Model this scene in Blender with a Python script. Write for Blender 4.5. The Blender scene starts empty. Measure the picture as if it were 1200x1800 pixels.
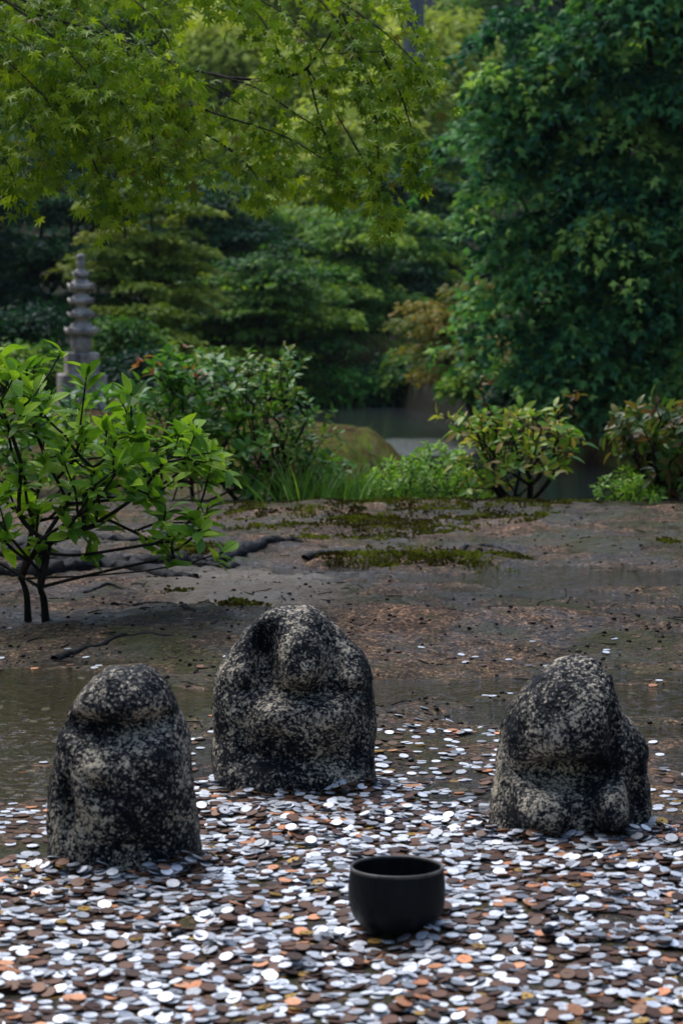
import bpy, math, time
import numpy as np
from mathutils import Vector, Matrix, noise as mnoise

T0 = time.time()
SC = bpy.context.scene
COL = SC.collection
R = math.radians

# ------------------------------------------------------------------ camera
FPX = 4250.0          # focal length in pixels of a 1200x1800 frame (85 mm on 24x36)
CAMH = 1.0
PITCH = math.atan((900 - 540) / FPX)
cam_d = bpy.data.cameras.new('camera')
cam = bpy.data.objects.new('camera', cam_d)
COL.objects.link(cam)
cam.location = (0, 0, CAMH)
cam.rotation_euler = (math.pi / 2 - PITCH, 0, 0)
cam_d.sensor_fit = 'VERTICAL'
cam_d.sensor_width = 24
cam_d.sensor_height = 36
cam_d.lens = 85
cam_d.clip_start = 0.05
cam_d.clip_end = 2000
cam_d.dof.use_dof = True
cam_d.dof.focus_distance = 5.9
cam_d.dof.aperture_fstop = 8.5
SC.camera = cam

# ------------------------------------------------------------------ light
SUN_EL, SUN_AZ = 60.0, -38.0        # azimuth clockwise from +Y (the view direction)
world = bpy.data.worlds.new('World')
SC.world = world
world.use_nodes = True
wn = world.node_tree
for n in list(wn.nodes):
    wn.nodes.remove(n)
sky = wn.nodes.new('ShaderNodeTexSky')
sky.sky_type = 'NISHITA'
sky.sun_disc = False
sky.sun_elevation = R(SUN_EL)
sky.sun_rotation = R(SUN_AZ)
sky.air_density = 1.0
sky.dust_density = 1.0
sky.ozone_density = 1.0
bg = wn.nodes.new('ShaderNodeBackground')
bg.inputs['Strength'].default_value = 0.11
wo = wn.nodes.new('ShaderNodeOutputWorld')
wn.links.new(sky.outputs[0], bg.inputs[0])
wn.links.new(bg.outputs[0], wo.inputs[0])
sun_d = bpy.data.lights.new('sun', 'SUN')
sun_d.energy = 1.5
sun_d.angle = R(45)
sun_d.color = (1.0, 0.98, 0.95)
sun = bpy.data.objects.new('sun', sun_d)
COL.objects.link(sun)
_sd = Vector((math.sin(R(SUN_AZ)) * math.cos(R(SUN_EL)), math.cos(R(SUN_AZ)) * math.cos(R(SUN_EL)), math.sin(R(SUN_EL))))
sun.rotation_euler = _sd.to_track_quat('Z', 'Y').to_euler()

vs = SC.view_settings
vs.view_transform = 'Standard'
vs.look = 'None'
vs.exposure = 1.15
vs.gamma = 1.0
vs.use_curve_mapping = False
SC.cycles.max_bounces = 6
SC.cycles.diffuse_bounces = 3
SC.cycles.glossy_bounces = 3
SC.cycles.transmission_bounces = 4
SC.cycles.transparent_max_bounces = 6
SC.cycles.use_denoising = True
SC.cycles.use_fast_gi = False
SC.cycles.sample_clamp_indirect = 4.0

# ------------------------------------------------------------------ geometry of the view
CP, SP = math.cos(PITCH), math.sin(PITCH)


def ray(px, py):
    a, b = (px - 600) / FPX, (900 - py) / FPX
    return np.array([a, CP + b * SP, -SP + b * CP])


def P(px, py, d):
    r = ray(px, py)
    return np.array([0, 0, CAMH]) + r * (d / r[1])


def G(px, py, z=0.0):
    r = ray(px, py)
    return np.array([0, 0, CAMH]) + r * ((z - CAMH) / r[2])


def proj(p):
    p = np.asarray(p, float)
    x, y, z = p[..., 0], p[..., 1], p[..., 2] - CAMH
    dep = y * CP - z * SP
    up = y * SP + z * CP
    return 600 + FPX * x / dep, 900 - FPX * up / dep, dep


# ------------------------------------------------------------------ noise
_tab = np.random.default_rng(5).random((256, 256))


def vnoise(x, y, s=0):
    x = np.asarray(x, float) + s * 17.31
    y = np.asarray(y, float) + s * 9.77
    xi, yi = np.floor(x).astype(int), np.floor(y).astype(int)
    fx, fy = x - xi, y - yi
    fx, fy = fx * fx * (3 - 2 * fx), fy * fy * (3 - 2 * fy)
    a = _tab[xi % 256, yi % 256]; b = _tab[(xi + 1) % 256, yi % 256]
    c = _tab[xi % 256, (yi + 1) % 256]; d = _tab[(xi + 1) % 256, (yi + 1) % 256]
    return (a * (1 - fx) + b * fx) * (1 - fy) + (c * (1 - fx) + d * fx) * fy - 0.5


def fbm(x, y, s=0, o=4):
    v, a = 0, 1.0
    for k in range(o):
        v = v + a * vnoise(x * 2 ** k, y * 2 ** k, s + k * 3)
        a *= 0.5
    return v


def sstep(a, b, x):
    t = np.clip((np.asarray(x, float) - a) / (b - a), 0, 1)
    return t * t * (3 - 2 * t)


# ------------------------------------------------------------------ object helpers
def tag(o, label=None, cat=None, group=None, kind=None):
    if label: o['label'] = label
    if cat: o['category'] = cat
    if group: o['group'] = group
    if kind: o['kind'] = kind
    return o


def empty(name, loc):
    o = bpy.data.objects.new(name, None)
    o.location = loc
    o.empty_display_size = 0.1
    COL.objects.link(o)
    return o


def mk_mesh(name, verts, faces, mats, smooth=True, mat_idx=None, tint=None, uv=None):
    """faces: list of int arrays (n,k); verts (N,3)."""
    me = bpy.data.meshes.new(name)
    verts = np.asarray(verts, np.float32)
    if not isinstance(faces, (list, tuple)):
        faces = [faces]
    faces = [np.asarray(f, np.int32) for f in faces if len(f)]
    loops = np.concatenate([f.ravel() for f in faces])
    tot = np.concatenate([np.full(len(f), f.shape[1], np.int32) for f in faces])
    start = np.concatenate([[0], np.cumsum(tot)[:-1]]).astype(np.int32)
    me.vertices.add(len(verts)); me.vertices.foreach_set('co', verts.ravel())
    me.loops.add(len(loops)); me.loops.foreach_set('vertex_index', loops)
    me.polygons.add(len(tot))
    me.polygons.foreach_set('loop_start', start)
    me.polygons.foreach_set('loop_total', tot)
    for m in (mats if isinstance(mats, (list, tuple)) else [mats]):
        me.materials.append(m)
    if mat_idx is not None:
        me.polygons.foreach_set('material_index', np.asarray(mat_idx, np.int32))
    me.polygons.foreach_set('use_smooth', np.full(len(tot), bool(smooth)))
    if tint is not None:
        a = me.attributes.new('tint', 'FLOAT', 'POINT')
        a.data.foreach_set('value', np.asarray(tint, np.float32))
    if uv is not None:
        l = me.uv_layers.new(name='UVMap')
        l.data.foreach_set('uv', np.asarray(uv, np.float32)[loops].ravel())
    me.update(calc_edges=True)
    me.validate()
    return me


def put(name, me, parent=None, world_origin=None):
    o = bpy.data.objects.new(name, me)
    COL.objects.link(o)
    if parent is not None:
        o.parent = parent
    return o


def part(name, verts, faces, mats, parent, **kw):
    """world-space geometry made a child of an Empty or mesh that stands unrotated at its location"""
    verts = np.asarray(verts, float)
    off = np.zeros(3)
    p = parent
    while p is not None:
        off = off + np.array(p.location)
        p = p.parent
    me = mk_mesh(name, verts - off, faces, mats, **kw)
    return put(name, me, parent)


# ------------------------------------------------------------------ node materials
class NT:
    def __init__(self, name):
        self.m = bpy.data.materials.new(name)
        self.m.use_nodes = True
        self.t = self.m.node_tree
        for n in list(self.t.nodes):
            self.t.nodes.remove(n)
        self.out = self.t.nodes.new('ShaderNodeOutputMaterial')

    def n(self, typ, ins=None, **props):
        nd = self.t.nodes.new('ShaderNode' + typ)
        for k, v in props.items():
            setattr(nd, k, v)
        for k, v in (ins or {}).items():
            s = nd.inputs[k]
            if isinstance(v, bpy.types.NodeSocket):
                self.t.links.new(v, s)
            else:
                s.default_value = v
        return nd

    def noise(self, vec, scale, detail=4, rough=0.55, dist=0.0):
        return self.n('TexNoise', {'Vector': vec, 'Scale': scale, 'Detail': detail, 'Roughness': rough, 'Distortion': dist}).outputs['Fac']

    def ramp(self, fac, stops, interp='LINEAR'):
        nd = self.n('ValToRGB', {'Fac': fac})
        cr = nd.color_ramp
        cr.interpolation = interp
        while len(cr.elements) < len(stops):
            cr.elements.new(0.5)
        for e, (p, c) in zip(cr.elements, stops):
            e.position = p
            e.color = (c[0], c[1], c[2], 1) if not isinstance(c, (int, float)) else (c, c, c, 1)
        return nd.outputs['Color']

    def mix(self, fac, a, b, mode='MIX'):
        nd = self.n('Mix', data_type='RGBA', blend_type=mode)
        for sock, v in ((nd.inputs[0], fac), (nd.inputs[6], a), (nd.inputs[7], b)):
            if isinstance(v, bpy.types.NodeSocket):
                self.t.links.new(v, sock)
            elif isinstance(v, (int, float)):
                sock.default_value = v if sock.type == 'VALUE' else (v, v, v, 1)
            else:
                sock.default_value = (v[0], v[1], v[2], 1)
        return nd.outputs[2]

    def math(self, op, a, b=0.0, clamp=False):
        nd = self.n('Math', operation=op, use_clamp=clamp)
        for i, v in enumerate((a, b)):
            if isinstance(v, bpy.types.NodeSocket):
                self.t.links.new(v, nd.inputs[i])
            else:
                nd.inputs[i].default_value = v
        return nd.outputs[0]

    def pos(self):
        return self.n('NewGeometry').outputs['Position']

    def obj(self):
        return self.n('TexCoord').outputs['Object']

    def scale(self, vec, s):
        return self.n('Mapping', {'Vector': vec, 'Scale': s}).outputs[0]

    def bump(self, h, strength=0.4, dist=0.01, normal=None):
        ins = {'Height': h, 'Strength': strength, 'Distance': dist}
        if normal is not None:
            ins['Normal'] = normal
        return self.n('Bump', ins).outputs[0]

    def bsdf(self, col, rough=0.6, normal=None, metallic=0.0, spec=0.3, coat=0.0):
        ins = {'Base Color': col if isinstance(col, bpy.types.NodeSocket) else (*col, 1), 'Roughness': rough, 'Metallic': metallic, 'Specular IOR Level': spec}
        if normal is not None:
            ins['Normal'] = normal
        if coat:
            ins['Coat Weight'] = coat
            ins['Coat Roughness'] = 0.15
        return self.n('BsdfPrincipled', ins).outputs[0]

    def done(self, shader, disp=None):
        self.t.links.new(shader, self.out.inputs['Surface'])
        return self.m


def leaf_mat(name, cols, trans=0.35, rough=0.38, single=False, veins=False, spec=0.22):
    """cols: list of colours picked along the leaf's own random tint."""
    t = NT(name)
    if single:
        f = t.n('ObjectInfo').outputs['Random']
    else:
        f = t.n('Attribute', attribute_name='tint').outputs['Fac']
    k = len(cols)
    col = t.ramp(f, [(i / max(k - 1, 1), c) for i, c in enumerate(cols)])
    v = t.noise(t.pos(), 35, 2)
    col = t.mix(0.35, col, t.mix(v, (0.35, 0.35, 0.35), (1.5, 1.5, 1.5)), 'MULTIPLY')
    nrm = None
    if veins:
        uv = t.n('TexCoord').outputs['UV']
        sep = t.n('SeparateXYZ', {'Vector': uv})
        ax = t.math('ABSOLUTE', t.math('SUBTRACT', sep.outputs[0], 0.5))
        w = t.math('SINE', t.math('MULTIPLY', t.math('SUBTRACT', sep.outputs[1], t.math('MULTIPLY', ax, 0.7)), 48.0))
        mid = t.math('SMOOTH_MIN', t.math('MULTIPLY', ax, 14.0), 1.0)
        h = t.math('ADD', t.math('MULTIPLY', w, 0.35), mid)
        nrm = t.bump(h, 0.5, 0.004)
        vein = t.math('POWER', t.math('MAXIMUM', t.math('MULTIPLY', w, -1.0), 0.0), 4.0)
        rib = t.math('LESS_THAN', ax, 0.022)
        col = t.mix(t.math('MULTIPLY', t.math('MAXIMUM', vein, rib), 0.3), col, t.mix(0.5, col, (0.30, 0.42, 0.10)))
    p = t.bsdf(col, rough, nrm, spec=spec)
    tr = t.n('BsdfTranslucent', {'Color': t.mix(1.0, col, (1.35, 1.45, 0.7), 'MULTIPLY')})
    if nrm is not None:
        t.t.links.new(nrm, tr.inputs['Normal'])
    ms = t.n('MixShader', {0: trans})
    t.t.links.new(p, ms.inputs[1]); t.t.links.new(tr.outputs[0], ms.inputs[2])
    return t.done(ms.outputs[0])


def bark_mat(name, a, b, scale=25, rough=0.6):
    t = NT(name)
    v = t.scale(t.pos(), (1, 1, 0.35))
    f = t.noise(v, scale, 5, 0.65)
    col = t.ramp(f, [(0.3, a), (0.7, b)])
    return t.done(t.bsdf(col, rough, t.bump(f, 0.7, 0.02), spec=0.12))


def mat_granite():
    t = NT('speckled_granite')
    o = t.obj()
    wob = t.noise(o, 30, 3)
    v1 = t.n('TexVoronoi', {'Vector': o, 'Scale': 220.0, 'Randomness': 1.0})
    cellr = t.n('SeparateColor', {'Color': v1.outputs['Color']}).outputs[0]
    n1 = t.noise(o, 270, 2, 0.6)
    n2 = t.noise(o, 90, 3, 0.65)
    orand = t.n('ObjectInfo').outputs['Random']
    o2 = t.n('VectorMath', {0: o, 1: t.n('CombineXYZ', {'X': t.math('MULTIPLY', orand, 40.0), 'Y': 3.0, 'Z': orand}).outputs[0]}, operation='ADD').outputs[0]
    n3 = t.noise(o2, 11, 4, 0.65)
    n4 = t.noise(o2, 5.5, 5, 0.6, 0.5)
    strk = t.noise(t.scale(o2, (1, 1, 0.18)), 26, 4, 0.6)
    f = t.math('ADD', t.math('MULTIPLY', cellr, 0.40), t.math('MULTIPLY', n1, 0.60))
    f = t.math('ADD', f, t.math('MULTIPLY', t.math('SUBTRACT', n2, 0.5), 0.65))
    f = t.math('ADD', f, t.math('MULTIPLY', t.math('SUBTRACT', n3, 0.5), 0.95))
    f = t.math('ADD', f, t.math('MULTIPLY', t.math('SUBTRACT', n4, 0.49), 0.45))
    f = t.math('ADD', f, t.math('MULTIPLY', t.math('SUBTRACT', strk, 0.5), 0.35))
    col = t.ramp(f, [(0.39, (0.007, 0.009, 0.012)), (0.50, (0.034, 0.036, 0.040)), (0.60, (0.15, 0.135, 0.112)), (0.77, (0.58, 0.49, 0.36))])
    col = t.mix(t.ramp(n4, [(0.55, 0.0), (0.75, 0.35)]), col, t.mix(1.0, col, (0.9, 0.98, 0.8), 'MULTIPLY'))
    h = t.math('ADD', t.math('MULTIPLY', n2, 0.9), t.math('MULTIPLY', f, 0.5))
    return t.done(t.bsdf(col, t.math('ADD', t.math('MULTIPLY', n1, 0.3), 0.45), t.bump(h, 0.9, 0.007), spec=0.08))


def mat_mud():
    t = NT('wet_mud')
    p = t.pos()
    n1 = t.noise(p, 1.1, 6, 0.62, 0.5)
    n2 = t.noise(p, 7, 6, 0.72, 0.3)
    n3 = t.noise(p, 55, 5, 0.75)
    n4 = t.noise(t.n('VectorMath', {0: p, 1: (11.0, 5.0, 3.0)}, operation='ADD').outputs[0], 2.2, 6, 0.68, 0.7)
    n5 = t.noise(t.n('VectorMath', {0: p, 1: (3.0, 25.0, 3.0)}, operation='ADD').outputs[0], 3.1, 5, 0.7, 0.4)
    grains = t.n('TexVoronoi', {'Vector': p, 'Scale': 130.0})
    gr = t.n('SeparateColor', {'Color': grains.outputs['Color']}).outputs[0]
    base = t.ramp(t.math('ADD', t.math('MULTIPLY', n1, 0.6), t.math('MULTIPLY', n5, 0.4)), [(0.36, (0.042, 0.031, 0.022)), (0.47, (0.100, 0.067, 0.040)), (0.56, (0.175, 0.102, 0.055)), (0.66, (0.25, 0.13, 0.070))])
    base = t.mix(1.0, base, t.ramp(n2, [(0.30, 0.28), (0.5, 0.9), (0.7, 1.5)]), 'MULTIPLY')
    base = t.mix(0.9, base, t.ramp(gr, [(0.0, 0.35), (0.7, 1.0), (0.88, 2.6)]), 'MULTIPLY')
    base = t.mix(1.0, base, t.ramp(n3, [(0.3, 0.45), (0.7, 1.6)]), 'MULTIPLY')
    n6 = t.noise(p, 24, 4, 0.8, 0.2)
    base = t.mix(1.0, base, t.ramp(n6, [(0.34, 0.30), (0.48, 0.85), (0.56, 1.05), (0.68, 1.7)]), 'MULTIPLY')
    mossf = t.math('ADD', n4, t.math('MULTIPLY', t.math('SUBTRACT', n3, 0.5), 0.5))
    mossm = t.ramp(mossf, [(0.50, 0.0), (0.60, 0.92)])
    base = t.mix(mossm, base, t.mix(n3, (0.022, 0.022, 0.008), (0.085, 0.090, 0.016)))
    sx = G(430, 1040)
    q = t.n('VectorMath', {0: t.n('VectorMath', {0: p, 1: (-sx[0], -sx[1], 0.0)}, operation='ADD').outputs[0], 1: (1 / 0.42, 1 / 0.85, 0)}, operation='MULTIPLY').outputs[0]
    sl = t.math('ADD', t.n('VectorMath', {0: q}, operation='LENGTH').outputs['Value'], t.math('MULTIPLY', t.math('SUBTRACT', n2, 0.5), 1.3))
    base = t.mix(t.ramp(sl, [(0.6, 0.9), (1.15, 0.0)]), base, t.mix(n6, (0.20, 0.15, 0.10), (0.42, 0.34, 0.25)))  # pale sand patch, with the sky's reflection painted into its colour
    # beyond the flat: leaf-mould and moss cover
    sep = t.n('SeparateXYZ', {'Vector': p})
    far = t.math('MULTIPLY', t.math('SUBTRACT', sep.outputs[1], 12.5), 0.6, True)
    moss2 = t.ramp(t.math('ADD', t.math('MULTIPLY', n1, 0.45), t.math('MULTIPLY', n2, 0.55)), [(0.40, (0.035, 0.020, 0.012)), (0.48, (0.10, 0.052, 0.022)), (0.55, (0.13, 0.13, 0.022)), (0.66, (0.19, 0.24, 0.03))])
    base = t.mix(far, base, moss2)
    wood = t.math('MULTIPLY', t.math('SUBTRACT', sep.outputs[1], 27.0), 0.5, True)
    base = t.mix(wood, base, t.mix(n2, (0.012, 0.014, 0.008), (0.040, 0.036, 0.018)))
    wet = t.ramp(n5, [(0.40, 0.24), (0.52, 0.62)])
    rough = t.math('ADD', t.math('MULTIPLY', wet, 0.8), t.math('MULTIPLY', n3, 0.25))
    rough = t.math('MAXIMUM', rough, t.math('MULTIPLY', far, 0.85))
    spec = t.math('MULTIPLY', t.ramp(n5, [(0.40, 0.55), (0.52, 0.18)]), t.math('SUBTRACT', 1.0, t.math('MULTIPLY', far, 0.7)))
    h = t.math('ADD', t.math('MULTIPLY', n3, 0.6), t.math('ADD', t.math('MULTIPLY', n6, 0.9), n2))
    return t.done(t.bsdf(base, rough, t.bump(h, 1.0, 0.035), spec=spec))


def mat_water(name, tint, scale, strength, dist, rough=0.05, depth_mix=0.35, murk=(0.05, 0.04, 0.03), gust=None):
    t = NT(name)
    p = t.pos()
    a = t.noise(t.scale(p, (0.55, 1.0, 1)), scale, 3, 0.6, 0.3)
    b = t.n('TexVoronoi', {'Vector': p, 'Scale': scale * 0.55})
    ring = t.math('SINE', t.math('MULTIPLY', b.outputs['Distance'], 30.0))
    fade = t.math('SUBTRACT', 0.55, b.outputs['Distance'], True)
    h = t.math('ADD', a, t.math('MULTIPLY', t.math('MULTIPLY', ring, fade), 0.35))
    calm = t.noise(p, 0.35, 3, 0.5)
    calm = t.ramp(calm, [(0.4, 0.35), (0.6, 1.0)])
    if gust:
        q = t.n('VectorMath', {0: t.n('VectorMath', {0: p, 1: (-gust[0], -gust[1], -gust[2])}, operation='ADD').outputs[0], 1: (1 / gust[3], 1 / gust[4], 0)}, operation='MULTIPLY').outputs[0]
        ln = t.math('ADD', t.n('VectorMath', {0: q}, operation='LENGTH').outputs['Value'], t.math('MULTIPLY', t.noise(p, 1.5, 3), 0.6))
        gm = t.ramp(ln, [(0.9, 1.0), (1.25, 0.0)])
        calm = t.math('ADD', calm, t.math('MULTIPLY', gm, 0.9))
        rough = t.math('ADD', rough, t.math('MULTIPLY', gm, 0.12))
    nb = t.n('Bump', {'Height': h, 'Distance': dist, 'Strength': t.math('MULTIPLY', calm, strength)}).outputs[0]
    fr = t.n('Fresnel', {'IOR': 1.33, 'Normal': nb}).outputs[0]
    gl = t.n('BsdfGlossy', {'Color': (1, 1, 1, 1), 'Roughness': rough, 'Normal': nb}).outputs[0]
    tr = t.n('BsdfTransparent', {'Color': (*tint, 1)}).outputs[0]
    df = t.n('BsdfDiffuse', {'Color': (*murk, 1)}).outputs[0]
    m1 = t.n('MixShader', {0: depth_mix, 1: tr, 2: df}).outputs[0]
    m2 = t.n('MixShader', {0: fr, 1: m1, 2: gl}).outputs[0]
    return t.done(m2)


def coin_mat(name, a, b, metallic, rough):
    t = NT(name)
    f = t.n('Attribute', attribute_name='tint').outputs['Fac']
    r = t.n('ObjectInfo').outputs['Random']
    f = t.math('FRACT', t.math('ADD', f, r))
    n = t.noise(t.pos(), 160, 3, 0.6)
    col = t.mix(f, a, b)
    col = t.mix(0.6, col, t.ramp(n, [(0.3, 0.55), (0.65, 1.1)]), 'MULTIPLY')
    rg = t.math('ADD', rough - 0.1, t.math('MULTIPLY', n, 0.25))
    return t.done(t.bsdf(col, rg, t.bump(n, 0.35, 0.0015), metallic=metallic))


M = {}
M['granite'] = mat_granite()
M['mud'] = mat_mud()
M['puddle'] = mat_water('puddle_water', (0.72, 0.64, 0.50), 42.0, 0.8, 0.011, 0.06, 0.30, (0.075, 0.056, 0.036))
M['pond'] = mat_water('pond_water', (0.25, 0.3, 0.28), 14.0, 0.5, 0.02, 0.10, 0.8, (0.012, 0.018, 0.02), gust=(0.75, 26.0, -0.5, 1.1, 2.6))
M['alu'] = coin_mat('aluminium_coin_metal', (0.52, 0.54, 0.58), (0.93, 0.94, 0.97), 0.5, 0.42)
M['nickel'] = coin_mat('nickel_coin_metal', (0.22, 0.23, 0.25), (0.52, 0.53, 0.56), 0.6, 0.40)
M['bronze'] = coin_mat('tarnished_bronze', (0.05, 0.027, 0.018), (0.16, 0.078, 0.045), 0.4, 0.45)
M['copper'] = coin_mat('bright_copper', (0.55, 0.22, 0.10), (0.78, 0.38, 0.20), 0.55, 0.40)
M['brass'] = coin_mat('brass_coin_metal', (0.24, 0.14, 0.035), (0.50, 0.30, 0.07), 0.5, 0.42)
M['black'] = coin_mat('corroded_black', (0.010, 0.013, 0.018), (0.03, 0.03, 0.035), 0.1, 0.45)
M['bark'] = bark_mat('wet_bark', (0.012, 0.010, 0.009), (0.050, 0.040, 0.032))
M['root'] = bark_mat('wet_root_bark', (0.004, 0.005, 0.006), (0.020, 0.018, 0.018), 30, 0.6)
M['twig'] = bark_mat('dark_twig', (0.010, 0.009, 0.008), (0.035, 0.026, 0.020))
M['redbark'] = bark_mat('reddish_bark', (0.05, 0.025, 0.016), (0.15, 0.07, 0.04), 12)
M['greybark'] = bark_mat('grey_bark', (0.05, 0.055, 0.065), (0.14, 0.145, 0.16), 10)


def mat_iron():
    t = NT('black_cast_iron')
    o = t.obj()
    n = t.noise(o, 90, 4, 0.6)
    v = t.noise(t.scale(o, (1, 1, 0.15)), 40, 3)
    col = t.ramp(v, [(0.35, (0.004, 0.006, 0.008)), (0.7, (0.013, 0.014, 0.016))])
    return t.done(t.bsdf(col, t.math('ADD', 0.36, t.math('MULTIPLY', n, 0.3)), t.bump(n, 0.4, 0.003), spec=0.16))


M['iron'] = mat_iron()


def mat_rim():
    t = NT('pale_iron_rim')  # rim iron is paler than the bowl wall
    n = t.noise(t.obj(), 60, 3)
    return t.done(t.bsdf(t.ramp(n, [(0.35, (0.05, 0.045, 0.04)), (0.7, (0.15, 0.135, 0.12))]), 0.4))


M['rim'] = mat_rim()


def mat_pagoda():
    t = NT('weathered_pagoda_stone')
    p = t.pos()
    n1 = t.noise(p, 4, 5, 0.65)
    n2 = t.noise(p, 28, 4, 0.6)
    n3 = t.noise(t.scale(p, (1, 1, 0.25)), 9, 4, 0.6)
    col = t.ramp(n1, [(0.3, (0.25, 0.22, 0.20)), (0.5, (0.44, 0.38, 0.33)), (0.7, (0.64, 0.55, 0.47))])
    col = t.mix(1.0, col, t.ramp(n3, [(0.32, 0.35), (0.55, 1.05)]), 'MULTIPLY')
    col = t.mix(0.8, col, t.ramp(n2, [(0.3, 0.5), (0.7, 1.25)]), 'MULTIPLY')
    return t.done(t.bsdf(col, 0.65, t.bump(n2, 0.6, 0.02)))


M['pagoda'] = mat_pagoda()

# ------------------------------------------------------------------ terrain
POND_Z = -0.5


def pond_mask(x, y):
    yn = 12.75 + 0.5 * vnoise(x * 0.8, 3.3, 2) + 0.6 * sstep(-0.2, -1.2, x) * 8
    yf = 38.0 - 14.5 * sstep(0.6, 2.6, x) + 1.2 * vnoise(x * 0.5, 7.1, 4)
    xl = -1.0 + 0.3 * vnoise(0.4, y * 0.5, 6) - 0.6 * sstep(23, 26, y)
    pen = sstep(17.4, 19.6, y) * (1 - sstep(22.2, 24.4, y))
    xl = xl + pen * (1.15 + 0.25 * vnoise(2.2, y * 1.3, 8))
    m = sstep(0, 0.75, y - yn) * sstep(0, 1.3, x - xl) * sstep(0, 1.6, yf - y)
    return m * (1 - sstep(5.0, 7.0, x))


_lumps = []


def lump(px, py, rx, ry, a):
    g = G(px, py)
    _lumps.append((g[0], g[1], rx, ry, a))


lump(620, 1112, 0.75, 0.42, 0.035)      # sandy rise behind the middle stone
lump(1050, 1115, 0.9, 0.33, 0.036)
lump(200, 1115, 0.9, 0.42, 0.036)
lump(620, 1240, 2.4, 0.75, -0.016)      # flooded strip behind the stones
lump(60, 1300, 0.35, 0.9, -0.012)
lump(1180, 1290, 0.35, 0.8, -0.012)
lump(1020, 1020, 0.75, 0.6, -0.028)     # puddle right
lump(440, 1045, 0.45, 0.5, 0.032)     # rise under the sand patch that carries the painted sky reflection
lump(560, 950, 0.8, 0.22, -0.010)
lump(30, 1105, 0.32, 0.16, -0.03)
lump(130, 985, 1.0, 0.8, 0.02)
lump(700, 915, 1.6, 0.7, 0.045)
lump(1130, 915, 0.9, 0.8, 0.03)
lump(720, 990, 0.55, 0.25, 0.03)
lump(600, 1600, 1.5, 0.85, 0.012)


def gz(x, y):
    x = np.asarray(x, float); y = np.asarray(y, float)
    z = 0.008 + 0.030 * fbm(x * 1.3, y * 1.3, 1, 3) + 0.020 * fbm(x * 4, y * 4, 2, 3) + 0.026 * fbm(x * 2.2, y * 7, 7, 4) * sstep(4.6, 5.4, y)
    z = z + 0.015 * fbm(x * 15, y * 15, 11, 3) * sstep(4.8, 5.6, y) * (1 - sstep(13.0, 14.0, y)) * (0.5 + 1.0 * (vnoise(x * 1.7, y * 1.7, 23) + 0.5))
    for cx, cy, rx, ry, a in _lumps:
        z = z + a * np.exp(-((x - cx) / rx) ** 2 - ((y - cy) / ry) ** 2)
    z = z + 0.05 * sstep(2.2, 3.6, np.abs(x)) * (y < 14)
    z = z - 0.05 * sstep(12.0, 13.0, y) + 0.10 * fbm(x * 0.6, y * 0.6, 5, 3) * sstep(13, 17, y)
    m = pond_mask(x, y)
    z = z * (1 - m) + (-1.1) * m
    z = z - 0.07 * sstep(18, 20, y) * (1 - sstep(22, 24, y)) * (x > -2.5) + 0.05 * fbm(x * 3, y * 3, 17, 3) * sstep(16, 18, y) * (1 - sstep(24, 26, y))
    cap = -0.09 + 0.05 * fbm(x * 1.5, y * 1.5, 19, 3)
    z = np.where((y > 16.5) & (y < 25) & (x > -2.2), np.minimum(z, cap), z)
    # far banks and the wooded hillside
    far = sstep(37.5, 42, y)
    z = z + far * 0.5 + np.clip(y - 42, 0, 75) * 0.20 + np.clip(y - 42, 0, 75) * 0.06 * vnoise(x * 0.07, y * 0.07, 3) + np.clip(y - 78, 0, 60) * 0.62
    z = z + 0.55 * sstep(1.6, 3.2, x) * sstep(22.5, 26, y)
    z = z + np.clip(-x - 7, 0, 60) * 0.16 + np.clip(x - 8, 0, 60) * 0.10
    return z


def gzs(x, y):
    return float(gz(np.array([x]), np.array([y]))[0])


def spaced(segs):
    out = [segs[0][0]]
    for a, b, s in segs:
        n = max(1, int(round((b - a) / s)))
        out += list(a + (b - a) * (np.arange(n) + 1) / n)
    return np.array(out)


gx = spaced([(-240, -40, 20), (-40, -10, 2.5), (-10, -3, 0.35), (-3, -1.7, 0.06), (-1.7, 1.7, 0.016), (1.7, 3, 0.06), (3, 10, 0.35), (10, 40, 2.5), (40, 240, 20)])
gy = spaced([(-60, 0, 6), (0, 3, 0.3), (3, 4.6, 0.035), (4.6, 13.2, 0.017), (13.2, 13.6, 0.08), (13.6, 26, 0.14), (26, 44, 0.5), (44, 120, 2.5), (120, 500, 25)])
XX, YY = np.meshgrid(gx, gy)
ZZ = gz(XX, YY)
V = np.stack([XX, YY, ZZ], -1).reshape(-1, 3)
nx, ny = len(gx), len(gy)
idx = np.arange(nx * ny).reshape(ny, nx)
Fq = np.stack([idx[:-1, :-1], idx[:-1, 1:], idx[1:, 1:], idx[1:, :-1]], -1).reshape(-1, 4)
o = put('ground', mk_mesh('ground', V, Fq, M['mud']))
tag(o, 'wet brown mud ground with moss and a wooded slope beyond', kind='structure')


def sheet(name, x0, x1, y0, y1, z, mat, label):
    me = mk_mesh(name, [(x0, y0, z), (x1, y0, z), (x1, y1, z), (x0, y1, z)], np.array([[0, 1, 2, 3]]), mat)
    o = put(name, me)
    return tag(o, label, kind='structure')


sheet('puddle_water', -3.6, 3.6, 3.0, 12.55, 0.0, M['puddle'], 'shallow rain puddles lying over the mud')
sheet('pond_water', -4.5, 7.5, 12.6, 41.0, POND_Z, M['pond'], 'dark pond water behind the shrubs')

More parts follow.
